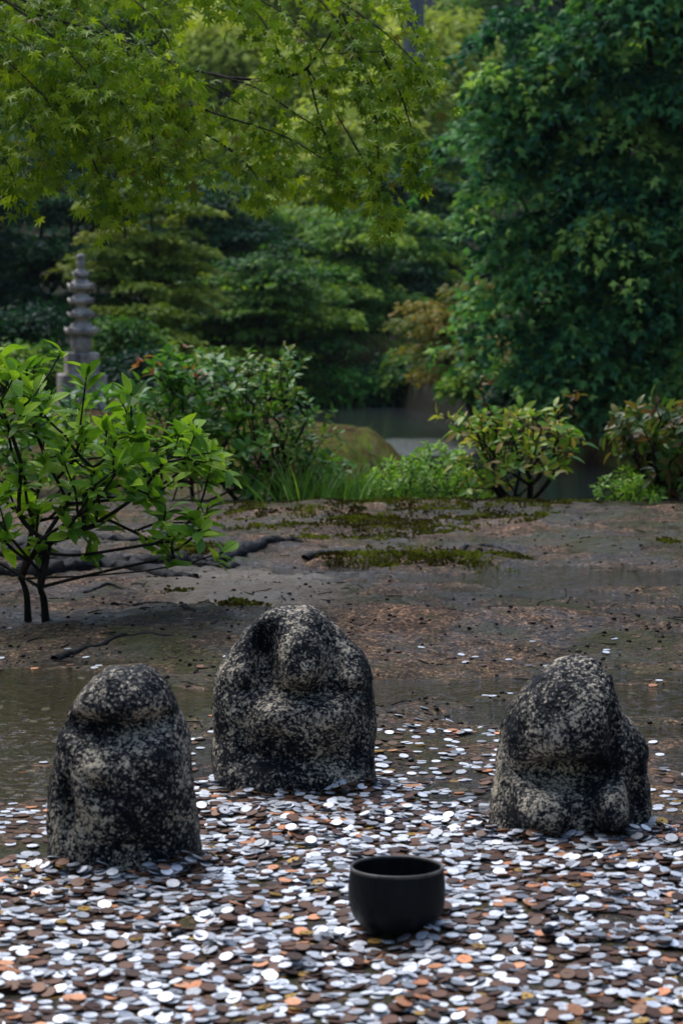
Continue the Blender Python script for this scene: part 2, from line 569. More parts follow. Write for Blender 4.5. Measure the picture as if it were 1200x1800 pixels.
# ------------------------------------------------------------------ generic shape builders
def tube(pts, rad, segs=6, wob=0.0, rng=None, cap=True):
    pts = np.asarray(pts, float)
    rad = np.broadcast_to(np.asarray(rad, float), (len(pts),))
    tan = np.gradient(pts, axis=0)
    tan /= np.linalg.norm(tan, axis=1)[:, None] + 1e-12
    ref = np.array([0, 0, 1.0]) if abs(tan[:, 2]).mean() < 0.8 else np.array([1.0, 0, 0])
    a = np.cross(tan, ref); a /= np.linalg.norm(a, axis=1)[:, None] + 1e-12
    b = np.cross(a, tan)
    ang = np.arange(segs) * 2 * math.pi / segs
    k = np.ones((len(pts), segs))
    if wob and rng is not None:
        k = 1 + wob * rng.normal(size=(len(pts), segs))
    ring = pts[:, None, :] + (rad[:, None] * k)[..., None] * (np.cos(ang)[None, :, None] * a[:, None, :] + np.sin(ang)[None, :, None] * b[:, None, :])
    V = ring.reshape(-1, 3)
    i = np.arange(len(pts) - 1)[:, None] * segs
    j = np.arange(segs)[None, :]
    j2 = (j + 1) % segs
    F = np.stack([i + j, i + j2, i + segs + j2, i + segs + j], -1).reshape(-1, 4)
    return V, F


class Acc:
    def __init__(self):
        self.v, self.f, self.n = [], [], 0

    def add(self, vf):
        self.v.append(vf[0]); self.f.append(vf[1] + self.n); self.n += len(vf[0])

    def get(self):
        return np.concatenate(self.v), np.concatenate(self.f)


def smooth_line(pts, k=6):
    """Catmull-Rom through control points"""
    p = np.asarray(pts, float)
    p = np.vstack([2 * p[0] - p[1], p, 2 * p[-1] - p[-2]])
    out = []
    for i in range(1, len(p) - 2):
        t = np.linspace(0, 1, k, endpoint=False)[:, None]
        out.append(0.5 * ((2 * p[i]) + (-p[i - 1] + p[i + 1]) * t + (2 * p[i - 1] - 5 * p[i] + 4 * p[i + 1] - p[i + 2]) * t ** 2 + (-p[i - 1] + 3 * p[i] - 3 * p[i + 1] + p[i + 2]) * t ** 3))
    out.append(p[-2][None])
    return np.concatenate(out)


def grow(base, tips, r_tip, rng, pw=0.5, k=4, lift=0.25, pathw=0.55, jit=0.05):
    """joins tips to a base by a branching skeleton; returns tubes per main stem and a direction per tip"""
    base = np.asarray(base, float)
    tips = np.asarray(tips, float)
    order = np.argsort(np.linalg.norm(tips - base, axis=1))
    nodes = [base]; par = [-1]; path = [0.0]
    chains = []
    dirs = np.zeros_like(tips)
    for ti in order:
        t = tips[ti]
        N = np.array(nodes)
        dd = np.linalg.norm(N - t, axis=1)
        cost = dd + pathw * np.array(path) + 0.6 * np.clip(N[:, 2] - t[2], 0, None)
        s = int(np.argmin(cost))
        a = N[s]
        L = np.linalg.norm(t - a)
        mid = (a + t) / 2 + np.array([0, 0, -lift * 0.5 * L if t[2] < a[2] else 0]) + rng.normal(size=3) * jit * L
        mid[:2] += (t - a)[:2] * lift * 0.6
        prev = s
        ch = [s]
        for q in range(1, k + 1):
            u = q / k
            p = (1 - u) ** 2 * a + 2 * u * (1 - u) * mid + u * u * t
            nodes.append(p); par.append(prev)
            path.append(path[prev] + np.linalg.norm(p - np.array(nodes[prev])))
            prev = len(nodes) - 1
            ch.append(prev)
        d = np.array(nodes[ch[-1]]) - np.array(nodes[ch[-2]])
        dirs[ti] = d / (np.linalg.norm(d) + 1e-9)
        chains.append(ch)
    cnt = np.zeros(len(nodes))
    for ch in chains:
        q = ch[-1]
        while q >= 0:
            cnt[q] += 1
            q = par[q]
    N = np.array(nodes)
    rad = r_tip * np.maximum(cnt, 1) ** pw
    tubes = []
    for ch in chains:
        r = rad[ch].copy()
        r[0] = min(r[0], r[1] * 1.25)
        tubes.append((N[ch], r))
    return tubes, dirs


def frames(t, n):
    t = t / (np.linalg.norm(t, axis=1)[:, None] + 1e-12)
    n = n - (n * t).sum(1)[:, None] * t
    n = n / (np.linalg.norm(n, axis=1)[:, None] + 1e-12)
    b = np.cross(t, n)
    return b, t, n


def scatter(tv, tf, pos, t, n, size):
    """copies of a template at frames -> verts, faces"""
    b, t, n = frames(t, n)
    size = np.broadcast_to(np.asarray(size, float), (len(pos),))
    v = pos[:, None, :] + size[:, None, None] * (tv[None, :, 0, None] * b[:, None, :] + tv[None, :, 1, None] * t[:, None, :] + tv[None, :, 2, None] * n[:, None, :])
    f = tf[None] + (np.arange(len(pos)) * len(tv))[:, None, None]
    return v.reshape(-1, 3), f.reshape(-1, tf.shape[1])


def leaf_blade(width, segs=5, fold=0.10, curl=0.16, peak=0.5, point=1.4):
    """unit-length blade along +Y with a midrib fold; returns verts, tris, uv"""
    v, uv = [], []
    for i in range(segs + 1):
        u = i / segs
        w = width * 0.5 * (math.sin(math.pi * u ** (math.log(0.5) / math.log(peak))) ** 0.8 if 0 < u < 1 else 0)
        if u > peak:
            w *= (1 - ((u - peak) / (1 - peak)) ** point * 0.35)
        z = -curl * u * u
        for s in (-1, 0, 1):
            v.append((s * w, u, z + (fold * w * 2 if s else 0) - (0.0 if s == 0 else 0)))
            uv.append((0.5 + 0.5 * s * (w / (width * 0.5)), u))
    f = []
    for i in range(segs):
        a = i * 3
        for s in (0, 1):
            f += [(a + s, a + s + 1, a + 3 + s + 1), (a + s, a + 3 + s + 1, a + 3 + s)]
    return np.array(v), np.array(f), np.array(uv)


def leaf_maple(curl=0.12):
    ang = [-128, -84, -42, 0, 42, 84, 128]
    ln = [0.34, 0.62, 0.86, 1.0, 0.86, 0.62, 0.34]
    v = [(0, 0, 0)]
    for i, (a, l) in enumerate(zip(ang, ln)):
        v.append((l * math.sin(R(a)), l * math.cos(R(a)), -curl * l * l))
        if i < 6:
            am = (a + ang[i + 1]) / 2
            lm = 0.27 if i in (0, 5) else 0.33
            v.append((lm * math.sin(R(am)), lm * math.cos(R(am)), 0.02))
    f = [(0, i, i + 1) for i in range(1, len(v) - 1)]
    v = np.array(v)
    v[:, 1] += 0.30
    return v * 0.72, np.array(f)[:, ::-1]


L_RHOMB = (np.array([(0, 0, 0), (-0.30, 0.45, 0.05), (0, 1, -0.1), (0.30, 0.45, 0.05)]), np.array([(0, 3, 2), (0, 2, 1)]))
L_TRI = (np.array([(0, 0, 0), (-0.45, 0.45, -0.06), (-0.16, 0.5, 0.04), (0, 1, -0.14), (0.16, 0.5, 0.04), (0.45, 0.45, -0.06)]),
         np.array([(0, 2, 1), (0, 4, 2), (2, 4, 3), (0, 5, 4)]))


def rand_unit(rng, n):
    v = rng.normal(size=(n, 3))
    return v / np.linalg.norm(v, axis=1)[:, None]


def leaf_objects(parent, variants, pos, t, n, size, name='leaf'):
    """single leaves as parts, sharing a few meshes"""
    b, t, n = frames(t, n)
    off = np.array(parent.location)
    for i in range(len(pos)):
        o = bpy.data.objects.new(name, variants[i % len(variants)])
        s = size[i]
        m = Matrix(((b[i, 0] * s, t[i, 0] * s, n[i, 0] * s, pos[i, 0] - off[0]),
                    (b[i, 1] * s, t[i, 1] * s, n[i, 1] * s, pos[i, 1] - off[1]),
                    (b[i, 2] * s, t[i, 2] * s, n[i, 2] * s, pos[i, 2] - off[2]), (0, 0, 0, 1)))
        o.matrix_basis = m
        o.parent = parent
        COL.objects.link(o)


def whorls(tips, dirs, rng, n_lo, n_hi, l_lo, l_hi, spread=(35, 85), up=0.5, back=0.05):
    """leaves set round each tip -> pos, t, n, size"""
    ps, ts, ns, ss = [], [], [], []
    for p, d in zip(tips, dirs):
        ax = d + np.array([0, 0, up]) + rng.normal(size=3) * 0.15
        ax /= np.linalg.norm(ax)
        ref = np.cross(ax, [0.3, 0.9, 0.1]); ref /= np.linalg.norm(ref)
        bi = np.cross(ax, ref)
        k = rng.integers(n_lo, n_hi + 1)
        a0 = rng.random() * 6.28
        for i in range(k):
            a = a0 + i * 2.4 + rng.normal() * 0.2
            el = R(rng.uniform(*spread))
            rad = math.cos(a) * ref + math.sin(a) * bi
            t = math.cos(el) * ax + math.sin(el) * rad
            n = math.sin(el) * ax - math.cos(el) * rad + rng.normal(size=3) * 0.2
            ps.append(p - ax * rng.uniform(0, back)); ts.append(t); ns.append(n)
            ss.append(rng.uniform(l_lo, l_hi))
    return np.array(ps), np.array(ts), np.array(ns), np.array(ss)


def pick_front(pos, size, k):
    """indices of the k leaves that show largest (nearest and inside the frame)"""
    px, py, d = proj(pos)
    inside = (px > -30) & (px < 1230) & (py > -30) & (py < 1830)
    score = size / d + inside * 1.0 - 0.02 * (d - d.min())
    o = np.argsort(-score)
    sel = np.zeros(len(pos), bool)
    sel[o[:k]] = True
    return sel


# ------------------------------------------------------------------ carved stones
def stone(name, label, sil, dfront, depth, relief, rng, basez=-0.03):
    """sil: rows (py, xl, xr) of the outline in photo pixels from top to foot, read at distance dfront+depth/2"""
    dc = dfront + depth * 0.5
    rows = [(P(600, py, dc)[2], P(xl, py, dc)[0], P(xr, py, dc)[0]) for py, xl, xr in sil]
    rows = np.array(rows)
    zt = rows[0, 0]
    zz = rows[::-1, 0]; xl = rows[::-1, 1]; xr = rows[::-1, 2]
    NZ, NA = 150, 150
    s = np.linspace(0, 1, NZ)
    z = basez + (zt - basez) * np.sin(s * math.pi / 2) ** 0.92
    L = np.interp(z, zz, xl); Rr = np.interp(z, zz, xr)
    ker = np.ones(7) / 7
    L = np.convolve(np.pad(L, 3, 'edge'), ker, 'valid'); Rr = np.convolve(np.pad(Rr, 3, 'edge'), ker, 'valid')
    hw = np.maximum((Rr - L) / 2, 0.0); xc = (L + Rr) / 2
    hw *= np.clip((1 - s) / 0.03, 0, 1) ** 0.5
    zr = (z - basez) / (zt - basez)
    dep = depth * 0.5 * np.clip(1 - zr ** 3.2, 0, 1) ** 0.55 * (1 - 0.10 * zr)
    a = np.arange(NA) / NA * 2 * math.pi
    e = 2 / 2.7
    ca, sa = np.cos(a), np.sin(a)
    X = xc[:, None] + hw[:, None] * np.sign(ca) * np.abs(ca) ** e
    Y = dc + dep[:, None] * np.sign(sa) * np.abs(sa) ** e
    Z = np.repeat(z[:, None], NA, 1)
    front = np.clip(-sa * 1.8, 0, 1)[None, :] * np.clip((1 - s) / 0.12, 0, 1)[:, None]
    off = np.zeros_like(X)
    for (rpx, rpy, rw, rh, amp, pw) in relief:
        c = P(rpx, rpy, dfront)
        sx, sz = rw / FPX * dfront, rh / FPX * dfront
        q = ((X - c[0]) / sx) ** 2 + ((Z - c[2]) / sz) ** 2
        off += 1.0 * amp * np.exp(-q ** pw)
    Y = Y - off * front
    X = X + 0.10 * off * front * np.sign(X - xc[:, None]) * 0
    Vv = np.stack([X, Y, Z], -1).reshape(-1, 3)
    out = np.empty_like(Vv)
    seed = rng.random(3) * 50
    cen = np.array([xc.mean(), dc, 0.1])
    for i, p in enumerate(Vv):
        q = Vector(p) * 11 + Vector(seed)
        d1 = mnoise.fractal(q, 0.9, 2.1, 4)
        d2 = mnoise.noise(Vector(p) * 70 + Vector(seed))
        r = Vector((p[0] - cen[0], p[1] - cen[1], (p[2] - cen[2]) * 0.5))
        r.normalize()
        k = 0.0075 * d1 + 0.0016 * d2
        out[i] = (p[0] + r.x * k, p[1] + r.y * k, p[2] + r.z * k)
    i = np.arange(NZ - 1)[:, None] * NA
    j = np.arange(NA)[None, :]; j2 = (j + 1) % NA
    Fq = np.stack([i + j, i + j2, i + NA + j2, i + NA + j], -1).reshape(-1, 4)
    cap_t = np.concatenate([out, [out[-NA:].mean(0)]])
    top = np.stack([(NZ - 1) * NA + np.arange(NA), (NZ - 1) * NA + (np.arange(NA) + 1) % NA, np.full(NA, len(out))], -1)
    loc = np.array([xc.mean(), dc, 0.0])
    me = mk_mesh(name, cap_t - loc, [Fq, top], M['granite'])
    o = put(name, me)
    o.location = loc
    tag(o, label, 'statue', 'carved stones standing among the coins')
    return dict(x=xc[:20].mean(), y=dc, hw=hw[:20].mean(), hd=depth * 0.5)


def crop(cx, cy, k):
    return lambda *rows: [(cy + r[0] / k, cx + r[1] / k, cx + r[2] / k) for r in rows]


def rcrop(cx, cy, k):
    return lambda *rows: [(cx + r[0] / k, cy + r[1] / k, r[2] / k, r[3] / k, r[4], r[5]) for r in rows]


srng = np.random.default_rng(11)
c1 = crop(350, 1040, 3.636); r1 = rcrop(350, 1040, 3.636)
ST = []
ST.append(stone('stone_statue', 'widest rounded granite stone with a carved hooded figure, standing farthest back in the middle',
    c1((85, 540, 660), (110, 450, 740), (150, 390, 810), (250, 285, 890), (330, 235, 955), (400, 185, 1045), (450, 150, 1085), (520, 115, 1108), (700, 102, 1115), (900, 98, 1122), (1040, 78, 1126), (1150, 92, 1128), (1300, 120, 1130), (1345, 130, 1128)),
    4.89, 0.24,
    r1((640, 430, 155, 195, 0.052, 2.4),       # face
       (420, 470, 90, 210, -0.060, 1.5),       # hollow left of the face
       (850, 500, 60, 170, -0.026, 1.4),       # hollow right
       (600, 190, 340, 90, 0.022, 1.2),        # hood
       (600, 660, 330, 45, -0.022, 1.3),       # groove under the chin
       (650, 850, 330, 210, 0.032, 2.4),       # chest and sleeves
       (440, 760, 120, 110, 0.014, 1.4),
       (860, 780, 110, 110, 0.014, 1.4),
       (480, 960, 70, 90, -0.016, 1.3),
       (830, 1000, 60, 140, -0.014, 1.4),
       (300, 930, 60, 170, -0.018, 1.5),
       (630, 960, 110, 110, -0.012, 1.2),
       (600, 1240, 520, 140, 0.030, 2.0),      # lap and seat
       (1020, 560, 90, 80, 0.016, 1.3)), srng))
c2 = crop(60, 1140, 3.75); r2 = rcrop(60, 1140, 3.75)
ST.append(stone('stone_statue', 'tall narrow granite stone with a jutting worn head, nearest on the left',
    c2((98, 590, 745), (130, 490, 780), (200, 395, 860), (300, 295, 925), (420, 212, 970), (600, 165, 1030), (800, 128, 1055), (900, 105, 1065), (1080, 85, 1075), (1200, 103, 1085), (1430, 115, 1095), (1500, 120, 1098)),
    4.14, 0.22,
    r2((540, 330, 330, 190, 0.036, 2.2),
       (420, 560, 300, 95, -0.032, 1.2),
       (820, 500, 170, 60, -0.018, 1.5),
       (640, 930, 370, 300, 0.030, 2.2),
       (400, 760, 110, 90, 0.014, 1.4),
       (820, 720, 130, 110, 0.014, 1.4),
       (430, 950, 70, 85, -0.024, 1.3),
       (215, 1050, 50, 230, -0.026, 1.6),
       (640, 1310, 200, 60, -0.012, 1.4)), srng))
c3 = crop(840, 1130, 3.75); r3 = rcrop(840, 1130, 3.75)
ST.append(stone('stone_statue', 'pointed pale granite stone with a dark hollow above two carved knees, on the right',
    c3((82, 610, 740), (110, 540, 770), (150, 470, 800), (200, 405, 850), (300, 300, 890), (400, 235, 930), (450, 200, 960), (600, 155, 1060), (650, 145, 1092), (750, 115, 1112), (800, 105, 1114), (1000, 90, 1120), (1220, 68, 1112), (1290, 60, 1110), (1330, 60, 1110)),
    4.42, 0.25,
    r3((560, 480, 400, 290, 0.038, 2.6),
       (600, 880, 330, 110, -0.052, 1.8),
       (910, 640, 50, 190, -0.018, 1.4),
       (430, 1120, 190, 140, 0.046, 1.8),
       (890, 1090, 120, 165, 0.062, 2.4),
       (660, 1180, 90, 160, 0.010, 1.4),
       (1060, 1050, 60, 230, -0.030, 1.6),
       (200, 1000, 60, 200, -0.014, 1.4)), srng))

# ------------------------------------------------------------------ bowl position
BOWL = G(697, 1633, 0.02)
BOWL_R = 0.0745

# ------------------------------------------------------------------ coins
crng = np.random.default_rng(21)
KIND = ['alu', 'nickel', 'bronze', 'copper', 'brass', 'nickel_hole', 'black']
KP = np.array([0.440, 0.155, 0.330, 0.032, 0.017, 0.016, 0.010])
KR = [0.0106, 0.0117, 0.0122, 0.0122, 0.0115, 0.0110, 0.0108]
KT = [0.0015, 0.0017, 0.0015, 0.0015, 0.0015, 0.0017, 0.0017]
KM = ['alu', 'nickel', 'bronze', 'copper', 'brass', 'nickel', 'black']
HOLE = {4, 5}


def coin_template(kind, segs=18, rim=False):
    r, th = KR[kind], KT[kind]
    a = np.arange(segs) * 2 * math.pi / segs
    c, s = np.cos(a), np.sin(a)
    rings = []
    bev = 0.00025
    rings.append((r, 0)); rings.append((r, th - bev)); rings.append((r - bev, th))
    if rim:
        rings.append((r - 0.0010, th)); rings.append((r - 0.0013, th - 0.0002))
    if kind in HOLE:
        rings.append((0.0026, th - (0.0002 if rim else 0))); rings.append((0.0026, 0))
    v = np.concatenate([np.stack([rr * c, rr * s, np.full(segs, zz)], -1) for rr, zz in rings])
    f = []
    for q in range(len(rings) - 1):
        for i in range(segs):
            j = (i + 1) % segs
            f.append((q * segs + i, q * segs + j, (q + 1) * segs + j)); f.append((q * segs + i, (q + 1) * segs + j, (q + 1) * segs + i))
    if kind not in HOLE:
        b = (len(rings) - 1) * segs
        f += [(b, b + i, b + i + 1) for i in range(1, segs - 1)]
    return v, np.array(f)


def coin_density(x, y):
    px, py, _ = proj(np.stack([x, y, np.zeros_like(x)], -1))
    py = py + 55 * fbm(x * 4.5, y * 4.5, 41, 3)
    full = np.where(px < 350, sstep(1485, 1535, py), np.where(px < 870, sstep(1380, 1440, py), sstep(1455, 1510, py)))
    ctr = 0.34 * sstep(1190, 1405, py) ** 2.2 * sstep(500, 660, px) * (1 - sstep(900, 1000, px))
    lft = 0.22 * sstep(1270, 1500, py) ** 1.5 * (1 - sstep(240, 420, px))
    rgt = 0.16 * sstep(1240, 1470, py) ** 1.6 * sstep(950, 1100, px)
    few = 0.008 * sstep(1060, 1180, py)
    mid = 0.12 * sstep(1270, 1400, py) * sstep(280, 350, px) * (1 - sstep(350, 420, px))
    return np.max([full, ctr, lft, rgt, few + 0 * full, mid], axis=0)


HX0, HX1, HY0, HY1, HS = -1.55, 1.55, 2.75, 8.6, 0.0035
hx = np.arange(HX0, HX1, HS); hy = np.arange(HY0, HY1, HS)
HM = gz(*np.meshgrid(hx, hy))
TOPID = np.full(HM.shape, -1, int)
coins = []
# the bulk of the tries near the bowl, a thin remainder on the mud behind
ys = np.sqrt(crng.uniform(2.85 ** 2, 7.6 ** 2, 50000))
xs = crng.uniform(-1, 1, len(ys)) * (0.155 * ys + 0.34)
keep = crng.random(len(ys)) < coin_density(xs, ys) * (1 - sstep(0.10, 0.32, np.abs(xs) - 0.155 * ys + 0.25 * vnoise(xs * 5, ys * 5, 33)) ** 0.5)
xs, ys = xs[keep], ys[keep]
for s in ST:                                            # coins thrown against the stones' feet
    a = crng.uniform(math.pi * 1.02, math.pi * 1.98, 150)
    q = 1 + np.abs(crng.normal(size=150)) * 0.16
    xs = np.concatenate([xs, s['x'] + (s['hw'] + 0.006) * q * np.sign(np.cos(a)) * np.abs(np.cos(a)) ** 0.77])
    ys = np.concatenate([ys, s['y'] + (s['hd'] + 0.013) * q * np.sign(np.sin(a)) * np.abs(np.sin(a)) ** 0.77])
tilt_rng = crng.normal(size=(len(ys), 2)) * 0.04
for ci, (x, y) in enumerate(zip(xs, ys)):
    if (x - BOWL[0]) ** 2 + (y - BOWL[1]) ** 2 < 0.052 ** 2:
        continue
    bad = False
    for s in ST:
        if abs((x - s['x']) / (s['hw'] + 0.004)) ** 2.6 + abs((y - s['y']) / (s['hd'] + 0.012)) ** 2.6 < 1:
            bad = True
    if bad:
        continue
    k = int(crng.choice(7, p=KP))
    r = KR[k]
    i0 = int((x - r - HX0) / HS); i1 = int((x + r - HX0) / HS) + 2
    j0 = int((y - r - HY0) / HS); j1 = int((y + r - HY0) / HS) + 2
    if i0 < 0 or j0 < 0 or i1 > len(hx) or j1 > len(hy):
        continue
    dx = hx[i0:i1][None, :] - x; dy = hy[j0:j1][:, None] - y
    m = dx * dx + dy * dy <= r * r
    H = HM[j0:j1, i0:i1]
    DX = np.broadcast_to(dx, H.shape)[m]; DY = np.broadcast_to(dy, H.shape)[m]; h = H[m]
    mu = h.mean()
    sx = (DX * (h - mu)).sum() / (DX * DX).sum(); sy = (DY * (h - mu)).sum() / (DY * DY).sum()
    sx = 0.85 * sx + tilt_rng[ci, 0]; sy = 0.85 * sy + tilt_rng[ci, 1]
    g = math.hypot(sx, sy)
    if g > 0.55:
        sx *= 0.55 / g; sy *= 0.55 / g
    resid = h - sx * DX - sy * DY
    c = 0.72 * resid.max() + 0.28 * resid.mean()
    pl = c + sx * dx + sy * dy + KT[k]
    sub = HM[j0:j1, i0:i1]
    sub[m] = np.maximum(sub[m], np.broadcast_to(pl, H.shape)[m])
    tid = TOPID[j0:j1, i0:i1]
    tid[m] = len(coins)
    coins.append((x, y, c + 0.0002, sx, sy, k, crng.random() * 6.28))
coins_a = np.array(coins)
vis = np.bincount(TOPID[TOPID >= 0], minlength=len(coins)).astype(float)
cpx, cpy, cd = proj(coins_a[:, :3])
area = vis * HS * HS * (FPX / cd) ** 2 / np.array(KR)[coins_a[:, 5].astype(int)] ** 1.6
area[(cpx < 8) | (cpx > 1192) | (cpy > 1792)] = 0
single = np.zeros(len(coins), bool)
single[np.argsort(-area)[:300]] = True
CLABEL = ['pale silvery aluminium coin lying on the coin heap near the bowl',
          'grey nickel coin lying on the coin heap near the bowl',
          'dark brown tarnished bronze coin lying on the coin heap near the bowl',
          'bright orange copper coin lying on the coin heap near the bowl',
          'yellow brass coin with a round hole lying on the coin heap near the bowl',
          'grey nickel coin with a round hole lying on the coin heap near the bowl',
          'blackened corroded coin lying on the coin heap near the bowl']
ctm = {}
for k in range(7):
    v, f = coin_template(k, 24, True)
    ctm[k] = mk_mesh('coin', v, f, M[KM[k]], smooth=False)
for (x, y, z, sx, sy, k, a) in coins_a[single]:
    k = int(k)
    o = bpy.data.objects.new('coin', ctm[k])
    nrm = Vector((-sx, -sy, 1)).normalized()
    o.matrix_basis = Matrix.Translation((x, y, z)) @ nrm.to_track_quat('Z', 'Y').to_matrix().to_4x4() @ Matrix.Rotation(a, 4, 'Z')
    COL.objects.link(o)
    tag(o, CLABEL[k], 'coin', 'coins heaped round the bowl')
vv, ff, mi, tt, nn = [], [], [], [], 0
for k in range(7):
    sel = (coins_a[:, 5] == k) & ~single
    c = coins_a[sel]
    if not len(c):
        continue
    tv, tf = coin_template(k, 16)
    n = np.stack([-c[:, 3], -c[:, 4], np.ones(len(c))], -1)
    t = np.stack([np.cos(c[:, 6]), np.sin(c[:, 6]), np.zeros(len(c))], -1)
    v, f = scatter(tv, tf, c[:, :3], t, n, 1.0)
    vv.append(v); ff.append(f + nn); nn += len(v)
    mi.append(np.full(len(f), k)); tt.append(np.repeat(crng.random(len(c)), len(tv)))
o = put('coin_heap', mk_mesh('coin_heap', np.concatenate(vv), np.concatenate(ff), [M[q] for q in KM], smooth=False, mat_idx=np.concatenate(mi), tint=np.concatenate(tt)))
tag(o, 'carpet of small silver, bronze and brass coins spread over the wet ground', 'coins', kind='stuff')
print('coins', len(coins), time.time() - T0)

# ------------------------------------------------------------------ bowl
def lathe(profile, segs=64):
    a = np.arange(segs) * 2 * math.pi / segs
    v = np.concatenate([np.stack([r * np.cos(a), r * np.sin(a), np.full(segs, z)], -1) for r, z in profile])
    f = []
    n = len(profile)
    i = np.arange(n - 1)[:, None] * segs
    j = np.arange(segs)[None]; j2 = (j + 1) % segs
    return v, np.stack([i + j, i + j2, i + segs + j2, i + segs + j], -1).reshape(-1, 4)


bi = int((BOWL[0] - HX0) / HS); bj = int((BOWL[1] - HY0) / HS)
ring = [HM[bj + int(round(0.057 * math.sin(a) / HS)), bi + int(round(0.057 * math.cos(a) / HS))] for a in np.linspace(0, 6.28, 40)]
bz = float(np.percentile(ring, 55))
b0 = empty('iron_bowl', (BOWL[0], BOWL[1], bz))
tag(b0, 'round black iron offering bowl standing empty on the coins', 'bowl')
R0 = BOWL_R
prof = [(0.0, 0.0), (0.030, 0.0), (0.044, 0.001), (0.055, 0.004), (0.064, 0.011), (0.0705, 0.021), (0.0748, 0.034), (0.0764, 0.048), (0.0766, 0.062), (0.0756, 0.078), (0.0742, 0.090), (0.0735, 0.0935)]
inn = [(0.0700, 0.0938), (0.0700, 0.088), (0.0722, 0.070), (0.0722, 0.052), (0.066, 0.030), (0.054, 0.014), (0.035, 0.009), (0.0, 0.008)]
v, f = lathe(prof); v2, f2 = lathe(inn)
put('wall', mk_mesh('wall', np.concatenate([v, v2]), np.concatenate([f, f2 + len(v)]), M['iron']), b0)
rimp = [(0.0736, 0.0922), (0.0746, 0.0938), (0.0744, 0.0962), (0.0730, 0.0974), (0.0710, 0.0972), (0.0697, 0.0960), (0.0697, 0.0932)]
v, f = lathe(rimp)
put('rim', mk_mesh('rim', v, f, M['rim']), b0)

# ------------------------------------------------------------------ pebbles among the coins
prng = np.random.default_rng(4)


def hm_at(x, y):
    i = int((x - HX0) / HS); j = int((y - HY0) / HS)
    if 0 <= i < len(hx) and 0 <= j < len(hy):
        return float(HM[max(j - 1, 0):j + 2, max(i - 1, 0):i + 2].max())
    return gzs(x, y)


def blob(rx, ry, rz, rng, nu=14, nv=9, amp=0.12):
    u = np.arange(nu) * 2 * math.pi / nu
    w = np.linspace(-math.pi / 2, math.pi / 2, nv)
    V = np.stack([np.cos(w)[:, None] * np.cos(u)[None], np.cos(w)[:, None] * np.sin(u)[None], np.repeat(np.sin(w)[:, None], nu, 1)], -1).reshape(-1, 3)
    s = Vector(rng.random(3) * 40)
    k = np.array([1 + amp * mnoise.fractal(Vector(p) * 1.6 + s, 0.8, 2.0, 3) for p in V])
    V = V * k[:, None] * np.array([rx, ry, rz])
    i = np.arange(nv - 1)[:, None] * nu; j = np.arange(nu)[None]; j2 = (j + 1) % nu
    return V, np.stack([i + j, i + j2, i + nu + j2, i + nu + j], -1).reshape(-1, 4)


for px, py, r, lab in [(312, 1642, 0.011, 'black pebble lying on the coins left of the bowl'),
                       (962, 1657, 0.013, 'largest black pebble lying on the coins right of the bowl'),
                       (974, 1634, 0.008, 'small black pebble just behind the largest one right of the bowl'),
                       (306, 1548, 0.009, 'black pebble among coins in front of the narrow left stone'),
                       (722, 1347, 0.008, 'black pebble among scattered coins right of the middle stone'),
                       (343, 1237, 0.007, 'dark pebble in the shallow water between left and middle stones'),
                       (828, 1174, 0.006, 'tiny dark pebble in the puddle left of the pointed stone')]:
    g = G(px, py, 0.02 if py > 1400 else 0.0)
    v, f = blob(r, r * 0.8, r * 0.62, prng)
    o = put('pebble', mk_mesh('pebble', v, f, M['black']))
    o.location = (g[0], g[1], hm_at(g[0], g[1]) + r * 0.45)
    o.rotation_euler = (0, 0, prng.random() * 6)
    tag(o, lab, 'pebble', 'dark pebbles among the coins')

# ------------------------------------------------------------------ stone pagoda
PD = 25.0
PCX = P(143.6, 600, PD)[0]


def pz(cy):
    return P(143, 430 + cy / 6.92, PD)[2]


def pw(c):
    return c / 6.92 / FPX * PD


pbase_z = gzs(PCX, PD)
pag = empty('stone_pagoda', (PCX, PD, pbase_z))
tag(pag, 'weathered grey stone pagoda with five stacked roofs behind the left shrubs', 'pagoda')
PROT = R(14)


def square_rings(levels, m=6):
    """levels: (half width, z, corner lift, roundness)"""
    pts = []
    for hw, z, lift, rnd in levels:
        ring = []
        for side in range(4):
            for q in range(m):
                u = -1 + 2 * q / m
                x, y = hw, hw * u
                cl = abs(u) ** 3
                k = 1 - rnd * (0.293 * abs(u) ** 2)
                a = side * math.pi / 2
                X, Y = x * k, y * k
                ring.append((X * math.cos(a) - Y * math.sin(a), X * math.sin(a) + Y * math.cos(a), z + lift * cl))
        pts.append(ring)
    pts = np.array(pts)
    n = pts.shape[1]
    V = pts.reshape(-1, 3)
    i = np.arange(len(levels) - 1)[:, None] * n; j = np.arange(n)[None]; j2 = (j + 1) % n
    F4 = np.stack([i + j, i + j2, i + n + j2, i + n + j], -1).reshape(-1, 4)
    V = np.concatenate([V, [V[:n].mean(0), V[-n:].mean(0)]])
    jj = np.arange(n)
    bot = np.stack([np.full(n, len(V) - 2), (jj + 1) % n, jj], -1)
    e = (len(levels) - 1) * n
    top = np.stack([np.full(n, len(V) - 1), e + jj, e + (jj + 1) % n], -1)
    return V, [F4, np.concatenate([bot, top])]


def pag_part(name, levels, smooth=False, rot=PROT):
    V, F = square_rings([(h, z - pbase_z, l, r) for h, z, l, r in levels])
    sd = prng.random(3) * 30
    V = np.array([np.array(p) + np.array(mnoise.noise_vector(Vector(p) * 9 + Vector(sd))) * 0.006 for p in V])
    o = put(name, mk_mesh(name, V, F, M['pagoda'], smooth=smooth), pag)
    o.rotation_euler = (0, 0, rot)
    return o


